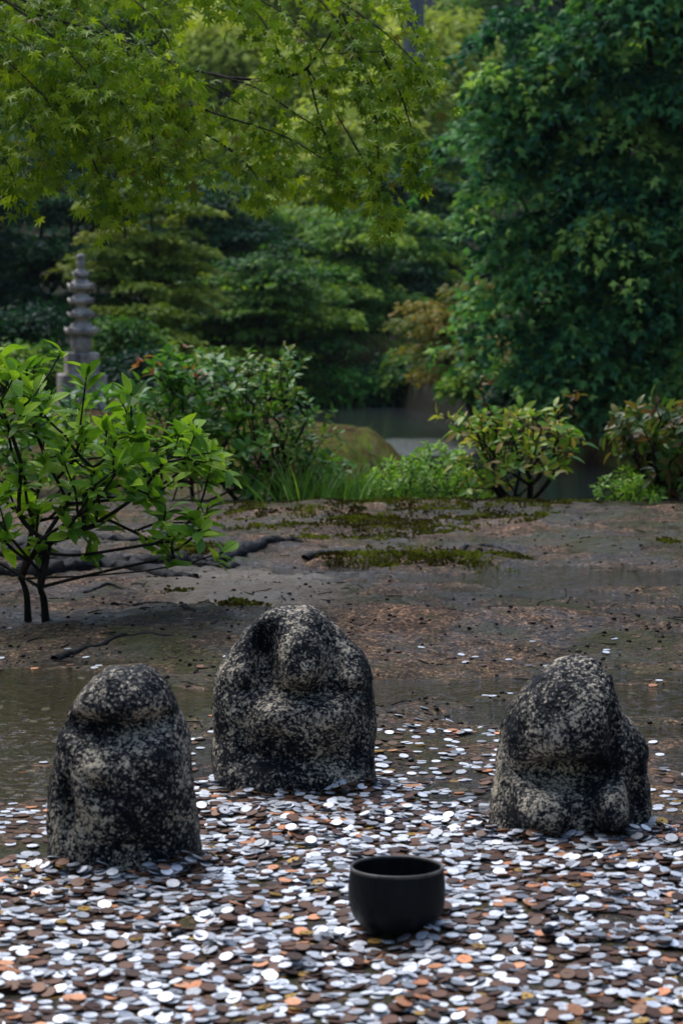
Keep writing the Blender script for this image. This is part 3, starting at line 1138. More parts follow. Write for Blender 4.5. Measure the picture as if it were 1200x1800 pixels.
pag_part('plinth', [(pw(270), pbase_z - 0.15, 0, 0), (pw(270), pz(1590), 0, 0), (pw(255), pz(1570), 0, 0)])
pag_part('base_block', [(pw(190), pz(1570), 0, 0), (pw(190), pz(1325), 0, 0), (pw(182), pz(1312), 0, 0)])
pag_part('body', [(pw(95), pz(1312), 0, 1), (pw(125), pz(1250), 0, 1), (pw(130), pz(1190), 0, 1), (pw(110), pz(1105), 0, 1)], True)
for top, bot, ht, hb in [(950, 1112, 105, 185), (780, 900, 85, 150), (605, 735, 78, 145), (420, 560, 70, 145), (290, 405, 42, 92)]:
    h = bot - top
    zb, zt = pz(bot), pz(top)
    H = zt - zb
    pag_part('roof', [(pw(hb * 0.50), zb + H * 0.10, 0, 0), (pw(hb * 0.97), zb + H * 0.14, H * 0.16, 0), (pw(hb), zb + H * 0.20, H * 0.22, 0), (pw(hb * 1.02), zb + H * 0.42, H * 0.30, 0),
                      (pw(hb * 0.82), zb + H * 0.54, H * 0.08, 0), (pw(hb * 0.66), zb + H * 0.74, 0, 0), (pw(ht * 1.05), zb + H * 0.93, 0, 0), (pw(ht), zt, 0, 0)])
for top, bot, hw in [(715, 785, 58), (540, 610, 54), (880, 955, 66), (385, 425, 40)]:
    pag_part('neck', [(pw(hw), pz(bot), 0, 0), (pw(hw), pz(top), 0, 0)])
pag_part('finial', [(pw(42), pz(292), 0, 1), (pw(46), pz(262), 0, 1), (pw(56), pz(235), 0, 1), (pw(56), pz(215), 0, 1), (pw(44), pz(203), 0, 1), (pw(54), pz(185), 0, 1), (pw(56), pz(150), 0, 1), (pw(44), pz(122), 0, 1), (pw(18), pz(110), 0, 1)], True)
print('pagoda', time.time() - T0)

# ------------------------------------------------------------------ shrubs
def shrub(name, label, cat, base_list, tips, mats, bark, leafspec, rng, n_parts, r_tip=0.003, group=None, spread=(35, 85), up=0.5, stem_wob=0.0, pathw=0.55, blade=None, pw_=0.5, back=0.05, trunk_h=0.0):
    """base_list: stem bases (world). tips: world points. mats = (joined leaf material, single leaf material)"""
    b0 = np.mean(base_list, axis=0)
    root = empty(name, (b0[0], b0[1], b0[2]))
    tag(root, label, cat, group)
    tips = np.asarray(tips, float)
    own = np.argmin(np.array([[np.linalg.norm((t - np.array(b))[:2]) for b in base_list] for t in tips]) + rng.normal(size=(len(tips), len(base_list))) * 0.1, axis=1)
    dirs = np.zeros_like(tips)
    for bi_, b in enumerate(base_list):
        sel = own == bi_
        if not sel.any():
            continue
        b = np.array(b, float)
        st = b + np.array([rng.normal() * 0.04, rng.normal() * 0.04, trunk_h]) if trunk_h else b - np.array([0, 0, 0.03])
        tubes, d = grow(st, tips[sel], r_tip, rng, pathw=pathw, pw=pw_)
        dirs[sel] = d
        A = Acc()
        if trunk_h:
            r0 = max(t[1][0] for t in tubes) * 1.15
            tl = smooth_line([b - np.array([0, 0, 0.04]), b * 0.5 + st * 0.5 + rng.normal(size=3) * 0.008, st], 5)
            A.add(tube(tl, np.linspace(r0 * 0.95, r0 * 0.6, len(tl)), 8, 0.06, rng))
        for pts, rad in tubes:
            A.add(tube(pts, rad, 6))
        v, f = A.get()
        part('stem', v, f, bark, root)
    n_lo, n_hi, l_lo, l_hi = leafspec
    p, t, n, s = whorls(tips, dirs, rng, n_lo, n_hi, l_lo, l_hi, spread, up, back)
    sel = pick_front(p, s, n_parts)
    blade = blade or [leaf_blade(0.42, curl=c, fold=fo) for c, fo in ((0.10, 0.12), (0.22, 0.16), (0.04, 0.20), (0.30, 0.10))]
    vs_ = [mk_mesh('leaf', bl[0], bl[1], mats[1], uv=bl[2]) for bl in blade]
    leaf_objects(root, vs_, p[sel], t[sel], n[sel], s[sel])
    rest = ~sel
    if rest.any():
        bl = blade[-1]
        v, f = scatter(bl[0], bl[1], p[rest], t[rest], n[rest], s[rest])
        o = part('foliage', v, f, mats[0], root, tint=np.repeat(rng.random(rest.sum()), len(bl[0])), uv=np.tile(bl[2], (rest.sum(), 1)))
        tag(o, kind='stuff')
    return root


brng = np.random.default_rng(31)
# --- big-leaved bush, left foreground
BL = [(0.06, 0.14, 0.014), (0.15, 0.33, 0.022), (0.28, 0.48, 0.032), (0.42, 0.58, 0.05)]
M['bush_s'] = leaf_mat('bush_leaf', BL, 0.34, 0.30, True, True)
M['bush_j'] = leaf_mat('bush_leaf_mass', BL, 0.34, 0.30, False, True)
tip_px = [(50, 640), (112, 612), (30, 700), (92, 690), (8, 610), (155, 660), (212, 708), (228, 692), (75, 748), (20, 745), (110, 765), (185, 748), (250, 735), (215, 800),
          (255, 800), (160, 822), (100, 805), (40, 820), (10, 855), (60, 885), (150, 862), (120, 922), (30, 905), (290, 775), (312, 762), (340, 745), (330, 800), (280, 852),
          (302, 842), (370, 792), (385, 805), (350, 812), (265, 832), (200, 880), (162, 905), (290, 902), (308, 940), (340, 900), (368, 890), (352, 922), (292, 955), (70, 945), (5, 935),
          (240, 770), (195, 840), (130, 850), (75, 800), (225, 850), (330, 770), (-30, 680), (-50, 760), (-40, 850), (-90, 800), (-70, 900), (-20, 640), (-110, 700), (180, 790), (140, 745), (60, 690)]
tip_px = tip_px + [(px + brng.normal() * 26, py + abs(brng.normal()) * 22) for px, py in tip_px if not (px > 95 and py < 720) for _ in range(brng.integers(1, 3))]
tips = [P(px + brng.normal() * 4, py + brng.normal() * 4, 7.5 + brng.uniform(-0.28, 0.28)) for px, py in tip_px]
g1, g2 = G(50, 1098), G(82, 1104)
g1[2] = gzs(g1[0], g1[1]); g2[2] = gzs(g2[0], g2[1])
shrub('leafy_bush', 'bright green bush with large glossy pointed leaves and dark stems, left foreground', 'bush', [g1, g2], tips, (M['bush_j'], M['bush_s']), M['twig'],
      (6, 9, 0.046, 0.092), brng, 300, 0.0030, spread=(25, 85), up=0.8, trunk_h=0.13, pathw=0.45, pw_=0.33,
      blade=[leaf_blade(w, 6, fo, c, 0.56, 1.5) for w, fo, c in ((0.44, 0.14, 0.12), (0.48, 0.10, 0.26), (0.40, 0.22, 0.05), (0.46, 0.16, 0.36))])

# --- shrubs along the bank
def ell_tips(rng, n, boxes, d, dspread):
    """random tips inside ellipses given in photo pixels (cx, cy, rx, ry, weight)"""
    out = []
    w = np.array([b[4] for b in boxes], float); w /= w.sum()
    for _ in range(n):
        b = boxes[rng.choice(len(boxes), p=w)]
        a, q = rng.random() * 6.283, math.sqrt(rng.random())
        out.append(P(b[0] + b[2] * q * math.cos(a), b[1] + b[3] * q * math.sin(a), d + rng.uniform(-dspread, dspread)))
    return out


def gbase(px, d):
    x = P(px, 800, d)[0]
    return np.array([x, d, gzs(x, d)])


S1 = [(0.032, 0.096, 0.019), (0.064, 0.184, 0.029), (0.12, 0.288, 0.035), (0.208, 0.352, 0.048)]
M['s1_s'] = leaf_mat('dark_shrub_leaf', S1, 0.3, 0.33, True)
M['s1_j'] = leaf_mat('dark_shrub_leaf_mass', S1, 0.3, 0.33)
shrub('broadleaf_shrub', 'dense dark green shrub right behind the large-leaved bush, reddish shoots on top', 'shrub', [gbase(280, 12.2), gbase(340, 12.3), gbase(240, 12.5)],
      ell_tips(brng, 200, [(300, 720, 90, 90, 3), (360, 690, 90, 60, 2), (250, 760, 110, 90, 2), (390, 790, 90, 80, 2), (310, 640, 40, 30, 0.5)], 12.4, 0.4), (M['s1_j'], M['s1_s']), M['twig'], (5, 8, 0.055, 0.095), brng, 300, 0.0025, pw_=0.36,
      blade=[leaf_blade(0.46, 4, fo, c) for fo, c in ((0.12, 0.15), (0.1, 0.3))])
shrub('shaded_shrub', 'dark green shrub at the left edge, seen through the stems of the large-leaved bush', 'shrub', [gbase(60, 13.4), gbase(130, 13.5), gbase(180, 13.2)],
      ell_tips(brng, 170, [(60, 770, 110, 80, 3), (160, 740, 80, 70, 2), (190, 820, 80, 60, 2), (-40, 760, 60, 90, 1)], 13.4, 0.5), (M['s1_j'], M['s1_s']), M['twig'], (5, 8, 0.055, 0.095), brng, 200, 0.0025, pw_=0.36,
      blade=[leaf_blade(0.46, 4, fo, c) for fo, c in ((0.12, 0.15), (0.1, 0.3))])
S1R = [(0.264, 0.084, 0.036), (0.36, 0.132, 0.042), (0.288, 0.204, 0.036)]
M['red_s'] = leaf_mat('red_shoot_leaf', S1R, 0.35, 0.35, True)
M['red_j'] = leaf_mat('red_shoot_leaf_mass', S1R, 0.35, 0.35)
shrub('red_shoots', 'thin upright sprig with reddish brown young leaves above the dark shrub', 'sprig', [gbase(300, 12.1)],
      [P(px, py, 12.1) for px, py in ((250, 620), (325, 608), (330, 640), (285, 632), (240, 640), (345, 655), (262, 650))], (M['red_j'], M['red_s']), M['twig'], (2, 4, 0.05, 0.075), brng, 60, 0.002)
S2 = [(0.04, 0.12, 0.022), (0.088, 0.224, 0.032), (0.16, 0.32, 0.04), (0.32, 0.32, 0.064)]
M['s2_s'] = leaf_mat('fine_shrub_leaf', S2, 0.3, 0.35, True)
M['s2_j'] = leaf_mat('fine_shrub_leaf_mass', S2, 0.3, 0.35)
shrub('fine_leaved_shrub', 'tall loose shrub with small leaves standing just left of the moss mound', 'shrub', [gbase(430, 12.6), gbase(470, 12.5), gbase(500, 12.7)],
      ell_tips(brng, 440, [(470, 635, 70, 35, 0.5), (565, 765, 45, 60, 0.7), (595, 850, 45, 40, 1.0), (380, 625, 40, 25, 0.3), (450, 680, 75, 55, 3), (480, 740, 75, 80, 3), (430, 790, 90, 80, 3), (520, 800, 70, 70, 2), (500, 650, 25, 30, 0.4), (560, 830, 40, 45, 1), (410, 640, 35, 25, 0.5)], 12.7, 0.45), (M['s2_j'], M['s2_s']), M['twig'], (5, 8, 0.030, 0.058), brng, 300, 0.002,
      blade=[leaf_blade(0.5, 4, fo, c) for fo, c in ((0.12, 0.15), (0.1, 0.3))])
S3 = [(0.07, 0.19, 0.022), (0.15, 0.30, 0.03), (0.29, 0.42, 0.05), (0.42, 0.40, 0.07), (0.42, 0.26, 0.09)]
M['s3_s'] = leaf_mat('yellow_shrub_leaf', S3, 0.35, 0.36, True)
M['s3_j'] = leaf_mat('yellow_shrub_leaf_mass', S3, 0.35, 0.36)
shrub('yellow_green_shrub', 'low shrub with yellow and orange tinged leaves in front of the pond, right of centre', 'shrub', [gbase(915, 12.1), gbase(930, 12.15), gbase(895, 12.2)],
      ell_tips(brng, 125, [(900, 800, 95, 60, 3), (940, 775, 80, 50, 2), (840, 825, 60, 35, 1.6), (850, 745, 70, 30, 1.2), (1000, 780, 30, 30, 0.6), (900, 740, 90, 18, 1), (940, 725, 50, 15, 0.6)], 12.15, 0.3) +
      [P(px, py, 12.1) for px, py in ((765, 727), (800, 733), (790, 735))],
      (M['s3_j'], M['s3_s']), M['twig'], (5, 7, 0.045, 0.085), brng, 300, 0.003, up=0.3,
      blade=[leaf_blade(0.40, 4, fo, c) for fo, c in ((0.14, 0.12), (0.1, 0.28))])
S4 = [(0.072, 0.036, 0.018), (0.18, 0.09, 0.036), (0.24, 0.144, 0.054), (0.156, 0.168, 0.036)]
M['s4_s'] = leaf_mat('brown_shoot_leaf', S4, 0.3, 0.4, True)
M['s4_j'] = leaf_mat('brown_shoot_leaf_mass', S4, 0.3, 0.4)
shrub('brown_shoots', 'slender upright sprig of brown-tinged leaves rising from the yellow-green shrub', 'sprig', [gbase(880, 12.25)],
      [P(px, py, 12.25) for px, py in ((852, 655), (845, 675), (860, 680), (848, 695), (866, 665), (843, 712), (860, 715), (1012, 690), (1020, 680), (1006, 720))], (M['s4_j'], M['s4_s']), M['twig'], (2, 4, 0.04, 0.07), brng, 60, 0.002, up=0.1, spread=(50, 130))
S5 = [(0.028, 0.075, 0.02), (0.055, 0.13, 0.024), (0.11, 0.18, 0.03), (0.19, 0.17, 0.04), (0.17, 0.08, 0.04)]
M['s5_s'] = leaf_mat('olive_red_leaf', S5, 0.3, 0.36, True)
M['s5_j'] = leaf_mat('olive_red_leaf_mass', S5, 0.3, 0.36)
shrub('olive_shrub', 'dark shrub with drooping olive and reddish leaves at the right edge of the bank', 'shrub', [gbase(1165, 12.0), gbase(1195, 12.1), gbase(1240, 12.2)],
      ell_tips(brng, 170, [(1150, 750, 75, 45, 3), (1180, 800, 70, 70, 3), (1100, 770, 60, 30, 1.5), (1240, 770, 60, 80, 2), (1130, 720, 50, 20, 0.7)], 12.1, 0.35),
      (M['s5_j'], M['s5_s']), M['twig'], (5, 8, 0.05, 0.095), brng, 300, 0.003, up=-0.1, spread=(50, 110),
      blade=[leaf_blade(0.40, 4, fo, c) for fo, c in ((0.14, 0.22), (0.1, 0.38))])
S6 = [(0.13, 0.286, 0.033), (0.208, 0.39, 0.039), (0.312, 0.468, 0.058)]
M['s6_s'] = leaf_mat('lime_leaf', S6, 0.38, 0.4, True)
M['s6_j'] = leaf_mat('lime_leaf_mass', S6, 0.38, 0.4)
for lab, boxes, n, bx, d in [('bright lime green fern clump on the bank below the moss mound', [(700, 845, 65, 42, 2), (655, 870, 45, 24, 1)], 190, 690, 12.5),
                             ('lime green fern clump beside the yellow-green shrub, left of its stems', [(765, 820, 65, 48, 2), (740, 855, 70, 32, 1.4), (820, 858, 55, 26, 1)], 230, 770, 12.6),
                             ('lime green leafy clump at the foot of the olive shrub', [(1085, 850, 45, 30, 1), (1130, 865, 40, 18, 1)], 70, 1095, 11.9)]:
    shrub('fern_clump', lab, 'fern', [gbase(bx - 12, d), gbase(bx + 14, d)], ell_tips(brng, n, boxes, d, 0.3), (M['s6_j'], M['s6_s']), M['twig'], (6, 9, 0.022, 0.048), brng, 180, 0.0015, group='fern clumps on the bank', up=0.2,
          blade=[leaf_blade(0.36, 3, 0.1, 0.25)])
print('shrubs', time.time() - T0)

# ------------------------------------------------------------------ grass on the bank
def grass(name, label, spots, rng, mat, n, h_lo, h_hi, d_sp=0.25):
    xs_ = np.concatenate([P(px, 800, d)[0] + rng.normal(size=n) * w for px, d, w in spots])
    ys_ = np.concatenate([d + rng.normal(size=n) * d_sp for px, d, w in spots])
    m = len(xs_)
    zs_ = gz(xs_, ys_)
    ok = zs_ > POND_Z - 0.02
    xs_, ys_, zs_ = xs_[ok], ys_[ok], zs_[ok]
    m = len(xs_)
    pos = np.stack([xs_, ys_, zs_ - 0.01], -1)
    t = np.stack([rng.normal(size=m) * 0.3, rng.normal(size=m) * 0.3, np.ones(m)], -1)
    nn_ = np.stack([rng.normal(size=m), rng.normal(size=m), np.full(m, 0.2)], -1)
    bl = leaf_blade(0.035, 4, 0.1, 0.35, 0.35)
    v, f = scatter(bl[0], bl[1], pos, t, nn_, rng.uniform(h_lo, h_hi, m))
    o = put(name, mk_mesh(name, v, f, mat, tint=np.repeat(rng.random(m), len(bl[0]))))
    return tag(o, label, 'grass', kind='stuff')


GR = [(0.05, 0.13, 0.02), (0.10, 0.22, 0.03), (0.16, 0.28, 0.04)]
M['grass'] = leaf_mat('bank_grass', GR, 0.3, 0.4)
M['moundgrass'] = leaf_mat('mound_grass', [(0.09, 0.05, 0.02), (0.12, 0.12, 0.022), (0.12, 0.19, 0.028), (0.17, 0.30, 0.04)], 0.25, 0.5, spec=0.08)
M['reed'] = leaf_mat('brown_reed', [(0.035, 0.028, 0.014), (0.075, 0.055, 0.025), (0.06, 0.075, 0.02)], 0.25, 0.5)
grass('bank_grass', 'green grass blades growing on the near pond bank', [(600, 12.4, 0.09), (560, 12.3, 0.12), (640, 12.5, 0.06), (520, 12.2, 0.15), (690, 19.0, 0.3), (710, 18.9, 0.2)], brng, M['grass'], 130, 0.10, 0.26)
grass('mound_grass', 'short moss and grass covering the mound in the pond', [(px, 20.4, 0.25) for px in range(380, 680, 22)] + [(px, d, 0.35) for px in range(-60, 380, 60) for d in (14.0, 16.5, 19.5, 22.5)], brng, M['moundgrass'], 380, 0.02, 0.065, 0.8)
grass('far_bank_reeds', 'brown reeds along the far pond shore', [(px, 38.3, 0.5) for px in range(500, 860, 40)], brng, M['reed'], 260, 0.3, 0.75, 0.5)

# ------------------------------------------------------------------ moss
def moss(rng):
    t0 = np.array([(0, 0, 0), (-0.35, 0.2, 0.7), (0, 0.05, 1.0), (0.35, 0.2, 0.7)])
    tf = np.array([(0, 3, 2), (0, 2, 1)])
    pos, nn_, s = [], [], []
    patches = [(700, 912, 310, 34, 12000), (600, 930, 230, 26, 5000), (940, 895, 150, 14, 2600), (740, 988, 200, 17, 4600), (860, 1003, 60, 6, 500), (1165, 963, 30, 5, 400), (430, 900, 60, 12, 700), (330, 975, 70, 8, 700), (300, 1050, 50, 8, 300), (420, 1075, 60, 8, 300)]
    for cx, cy, rx, ry, n in patches:
        k = 0
        while k < n:
            a, q = rng.random() * 6.283, math.sqrt(rng.random())
            g = G(cx + rx * q * math.cos(a), cy + ry * q * math.sin(a))
            k += 1
            if vnoise(g[0] * 6, g[1] * 6, 9) + 0.5 * vnoise(g[0] * 18, g[1] * 18, 12) - 0.34 * (q - 0.45) + rng.normal() * 0.14 < 0.02:
                continue
            z = gzs(g[0], g[1]) if False else None
            pos.append((g[0], g[1])); s.append(rng.uniform(0.006, 0.018))
    pos = np.array(pos)
    z = gz(pos[:, 0], pos[:, 1])
    pos = np.stack([pos[:, 0], pos[:, 1], z - 0.002], -1)
    n = len(pos)
    vv, ff, nn0 = [], [], 0
    for k in range(3):
        a = rng.random(n) * 6.283
        tt_ = np.stack([np.cos(a), np.sin(a), rng.normal(size=n) * 0.2], -1)
        up = np.stack([rng.normal(size=n) * 0.35, rng.normal(size=n) * 0.35, np.ones(n)], -1)
        v, f = scatter(t0, tf, pos, tt_, up, np.array(s))
        vv.append(v); ff.append(f + nn0); nn0 += len(v)
    m = leaf_mat('moss_tuft', [(0.040, 0.024, 0.009), (0.07, 0.06, 0.011), (0.14, 0.15, 0.016), (0.24, 0.26, 0.03)], 0.25, 0.6, spec=0.1)
    o = put('moss', mk_mesh('moss', np.concatenate(vv), np.concatenate(ff), m, tint=np.tile(np.repeat(np.clip(0.5 + 0.9 * vnoise(pos[:, 0] * 9, pos[:, 1] * 9, 14) + rng.normal(size=n) * 0.15, 0, 1), 4), 3)))
    tag(o, 'patches of green and brown moss on the mud in front of the bank', 'moss', kind='stuff')


moss(brng)
print('moss', time.time() - T0)

# ------------------------------------------------------------------ maple hanging in from the upper left, with its roots
mrng = np.random.default_rng(77)
MX, MY = -2.3, 9.4
mz = gzs(MX, MY)
maple = empty('maple_tree', (MX, MY, mz))
tag(maple, 'green maple leaning in from the upper left with hanging sprays of small star-shaped leaves', 'tree')
ML = [(0.07, 0.13, 0.010), (0.15, 0.25, 0.013), (0.27, 0.39, 0.018), (0.46, 0.55, 0.03)]
MLR = ML[:3] + [(0.17, 0.25, 0.02), (0.22, 0.12, 0.03)]
M['maple_s'] = leaf_mat('maple_leaf', ML, 0.42, 0.33, True)
M['maple_j'] = leaf_mat('maple_leaf_mass', ML + [(0.20, 0.16, 0.03)], 0.42, 0.33)
# sprays: control points (px, py, d) from the limb to the hanging tip, and their leaf spread (m)
sprays = []


def spray(*pts, w=0.11, dens=1.0):
    sprays.append((np.array([P(*p) for p in pts]), w, dens))


spray((-60, -60, 9.2), (60, 40, 8.9), (130, 180, 8.7), (190, 300, 8.6), (185, 370, 8.6), w=0.13)
spray((-80, 60, 9.0), (0, 150, 8.8), (60, 230, 8.6), (80, 290, 8.5), w=0.13)
spray((-90, 160, 9.0), (-20, 240, 8.8), (20, 300, 8.7), (35, 365, 8.7), w=0.09)
spray((40, -60, 9.2), (180, 40, 8.9), (250, 140, 8.7), (270, 250, 8.6), (285, 330, 8.6), w=0.13)
spray((150, -60, 9.2), (270, 30, 8.9), (310, 120, 8.8), (320, 200, 8.8), w=0.12)
spray((-50, -20, 9.0), (80, 80, 8.7), (170, 150, 8.5), (240, 200, 8.4), w=0.14)
spray((-80, 20, 8.7), (20, 80, 8.5), (110, 150, 8.4), (140, 240, 8.3), w=0.13)
spray((120, 60, 9.2), (220, 150, 9.0), (330, 230, 8.8), (370, 310, 8.7), w=0.12)
spray((240, 120, 9.3), (340, 140, 9.1), (430, 190, 9.0), (480, 260, 8.9), (500, 335, 8.9), w=0.10)
spray((260, 160, 9.1), (380, 200, 8.9), (500, 240, 8.8), (580, 290, 8.7), (610, 330, 8.7), w=0.095)
spray((280, 190, 9.0), (400, 260, 8.9), (450, 310, 8.8), (455, 355, 8.8), w=0.09)
spray((330, 120, 9.2), (440, 150, 9.0), (520, 200, 8.9), (590, 250, 8.8), (600, 300, 8.8), w=0.08)
spray((300, -70, 9.4), (420, -20, 9.1), (520, 40, 8.9), (570, 110, 8.8), (580, 190, 8.8), w=0.12)
spray((360, -80, 9.4), (520, -40, 9.1), (640, 30, 8.9), (720, 100, 8.8), (775, 180, 8.8), w=0.085)
spray((420, -80, 9.3), (540, -20, 9.0), (620, 80, 8.8), (655, 180, 8.7), (665, 280, 8.6), (675, 350, 8.6), (680, 412, 8.6), w=0.055, dens=1.7)
spray((600, 20, 8.9), (660, 160, 8.8), (700, 215, 8.75), (725, 265, 8.7), (735, 320, 8.7), w=0.06)
spray((430, -60, 9.5), (560, -10, 9.2), (650, 60, 9.0), (690, 120, 8.9), (705, 170, 8.9), w=0.09)
spray((480, -80, 9.2), (600, -50, 9.0), (690, 0, 8.9), (730, 60, 8.9), (760, 130, 8.9), w=0.07)
spray((330, -60, 9.1), (430, 0, 8.9), (480, 70, 8.8), (500, 140, 8.8), w=0.10)
spray((200, -80, 9.3), (330, -50, 9.0), (400, -10, 8.9), (440, 60, 8.9), w=0.11)
spray((590, 40, 8.9), (630, 140, 8.8), (645, 230, 8.75), (650, 300, 8.75), w=0.045, dens=1.6)
spray((670, 90, 8.8), (705, 170, 8.75), (728, 250, 8.7), (738, 325, 8.7), w=0.045, dens=1.6)
spray((540, 120, 8.9), (565, 220, 8.85), (590, 290, 8.8), (605, 345, 8.8), w=0.05, dens=1.5)
spray((150, 250, 8.6), (175, 310, 8.5), (185, 350, 8.5), (190, 385, 8.5), w=0.05, dens=1.6)
spray((620, 250, 8.7), (650, 300, 8.65), (665, 345, 8.6), (640, 355, 8.6), w=0.04)
spray((-120, -120, 9.6), (40, -60, 9.4), (200, -40, 9.3), (320, 20, 9.2), w=0.16)
spray((-120, 100, 9.5), (60, 110, 9.3), (180, 220, 9.1), (230, 300, 9.0), w=0.14)
spray((-110, 240, 9.4), (-30, 280, 9.2), (40, 300, 9.0), (100, 305, 8.9), w=0.10)
for k in range(11):
    a = (mrng.uniform(-160, 60), mrng.uniform(-140, 90), mrng.uniform(8.4, 9.6))
    dx, dy = mrng.uniform(120, 280), mrng.uniform(80, 190)
    spray(a, (a[0] + dx * 0.4, a[1] + dy * 0.3, a[2] - 0.1), (a[0] + dx * 0.8, a[1] + dy * 0.7, a[2] - 0.2), (a[0] + dx, a[1] + dy, a[2] - 0.25), w=0.13)
for k in range(16):                                     # the crown goes on above the frame
    a = (mrng.uniform(-300, 500), mrng.uniform(-420, -120), mrng.uniform(8.6, 10.2))
    spray(a, (a[0] + 90, a[1] + 15, a[2]), (a[0] + 180, a[1] + 60, a[2] - 0.1), (a[0] + 240, a[1] + 120, a[2] - 0.1), w=0.16, dens=0.5)
trunk_pts = np.array([(MX, MY, mz - 0.1), (MX - 0.05, MY, 0.7), (MX + 0.08, MY + 0.05, 1.5), (MX + 0.02, MY + 0.1, 2.3), (MX + 0.2, MY + 0.1, 3.2)])
tp = smooth_line(trunk_pts, 6)
v, f = tube(tp, np.linspace(0.17, 0.07, len(tp)) * (1 + 0.5 * np.exp(-np.linspace(0, 8, len(tp)))), 12, 0.05, mrng)
part('trunk', v, f, M['bark'], maple)
lp, lt, ln_, ls = [], [], [], []
A = Acc()
nodes_t = tp[8:]
limb_starts = []
for line, w, dens in sprays:
    pl = smooth_line(line, 7)
    A.add(tube(pl, np.linspace(0.0045, 0.0012, len(pl)), 5))
    limb_starts.append(pl[0])
    seg = np.linalg.norm(np.diff(pl, axis=0), axis=1).sum()
    npos = int(seg * 160 * dens * (w / 0.1) ** 0.9)
    u = np.sort(mrng.random(npos) ** 0.8)
    ii = u * (len(pl) - 1)
    i0 = np.clip(ii.astype(int), 0, len(pl) - 2)
    base = pl[i0] + (pl[i0 + 1] - pl[i0]) * (ii - i0)[:, None]
    tang = pl[i0 + 1] - pl[i0]
    tang /= np.linalg.norm(tang, axis=1)[:, None]
    # side twigs: short, drooping outward
    off = rand_unit(mrng, npos) * np.array([1, 1.3, 0.55])
    off = off * (w * mrng.random(npos) ** 0.6)[:, None]
    off[:, 2] -= 0.35 * np.linalg.norm(off[:, :2], axis=1)
    q = base + off
    for k in range(0, npos, 3):
        m = (base[k] + q[k]) / 2 + np.array([0, 0, 0.12 * w])
        A.add(tube(np.array([base[k], m, q[k]]), [0.0012, 0.001, 0.0007], 3))
    out = off / (np.linalg.norm(off, axis=1)[:, None] + 1e-6)
    t = out * 0.55 + tang * 0.35 + np.array([0, 0, -0.55]) + mrng.normal(size=(npos, 3)) * 0.35
    n = np.array([0, -0.55, 0.8]) + mrng.normal(size=(npos, 3)) * 0.45
    lp.append(q); lt.append(t); ln_.append(n); ls.append(mrng.uniform(0.042, 0.074, npos))
lp, lt, ln_, ls = map(np.concatenate, (lp, lt, ln_, ls))
v, f = A.get()
o = part('twigs', v, f, M['twig'], maple)
tag(o, kind='stuff')
# limbs from the trunk to the sprays
tubes, _ = grow(tp[-1], np.array(limb_starts), 0.0028, mrng, pw=0.5, pathw=0.35)
A = Acc()
for pts, rad in tubes:
    A.add(tube(pts, rad, 6))
v, f = A.get()
part('limb', v, f, M['bark'], maple)
gpx, gpy, _ = proj(lp)
hole = np.exp(-(((gpx - 385) / 55) ** 2 + ((gpy - 95) / 60) ** 2) ** 2) + np.exp(-(((gpx - 540) / 35) ** 2 + ((gpy - 165) / 45) ** 2) ** 2) + np.exp(-(((gpx - 620) / 30) ** 2 + ((gpy - 230) / 60) ** 2) ** 2)
keep = mrng.random(len(lp)) > hole * 0.93
lp, lt, ln_, ls = lp[keep], lt[keep], ln_[keep], ls[keep]
sel = pick_front(lp, ls, 300)
mv, mf = leaf_maple()
mvs = []
for c in (0.05, 0.15, 0.28):
    a, b = leaf_maple(c)
    mvs.append(mk_mesh('leaf', a, b, M['maple_s'], smooth=False))
leaf_objects(maple, mvs, lp[sel], lt[sel], ln_[sel], ls[sel])
rest = ~sel
v, f = scatter(mv, mf, lp[rest], lt[rest], ln_[rest], ls[rest])
tnt = np.clip(mrng.beta(2, 2.4, rest.sum()) * 0.93 + (mrng.random(rest.sum()) < 0.03) * 0.5, 0, 1)
o = part('foliage', v, f, M['maple_j'], maple, smooth=False, tint=np.repeat(tnt, len(mv)))
tag(o, kind='stuff')
# raindrops on leaf tips
dsel = mrng.random(len(lp)) < 0.10
tipb, tipt, tipn = frames(lt, ln_)
dp = lp + tipt * (ls * 0.92)[:, None]
dv, df = blob(1, 1, 1.25, mrng, 6, 5, 0.0)
t = NT('rain_drop'); M['drop'] = t.done(t.n('BsdfGlass', {'IOR': 1.33, 'Roughness': 0.02, 'Color': (1, 1, 1, 1)}).outputs[0])
v, f = scatter(dv, df, dp[dsel], np.tile([0, 1.0, 0], (dsel.sum(), 1)), np.tile([0, 0, 1.0], (dsel.sum(), 1)), mrng.uniform(0.0018, 0.0034, dsel.sum()))
o = part('raindrops', v, f, M['drop'], maple)
tag(o, kind='stuff')
print('maple leaves', len(lp), time.time() - T0)


def root_part(pts, r0, r1, rng, flat=0.75, lab=None):
    g = np.array([G(px, py) for px, py in pts])
    g[:, 2] = gz(g[:, 0], g[:, 1])
    pl = smooth_line(g, 16)
    rad = np.linspace(r0, r1, len(pl)) * (1 + 0.22 * np.array([mnoise.noise(Vector(p) * 9) for p in pl]))
    pl[:, 2] = gz(pl[:, 0], pl[:, 1]) - rad * 0.25
    pl[:, :2] += rng.normal(size=(len(pl), 2)) * r0 * 0.05
    rad[-3:] *= [0.8, 0.55, 0.25]
    ang = np.arange(14) * 2 * math.pi / 14
    v, f = tube(pl, rad, 14)
    dn = np.array([mnoise.fractal(Vector(p) * 26, 0.7, 2.2, 4) for p in v])
    cc = np.repeat(pl, 14, 0)
    v = cc + (v - cc) * (1 + 0.42 * dn)[:, None]
    o = part('root', v, f, M['root'], maple)
    if lab: o['label'] = lab


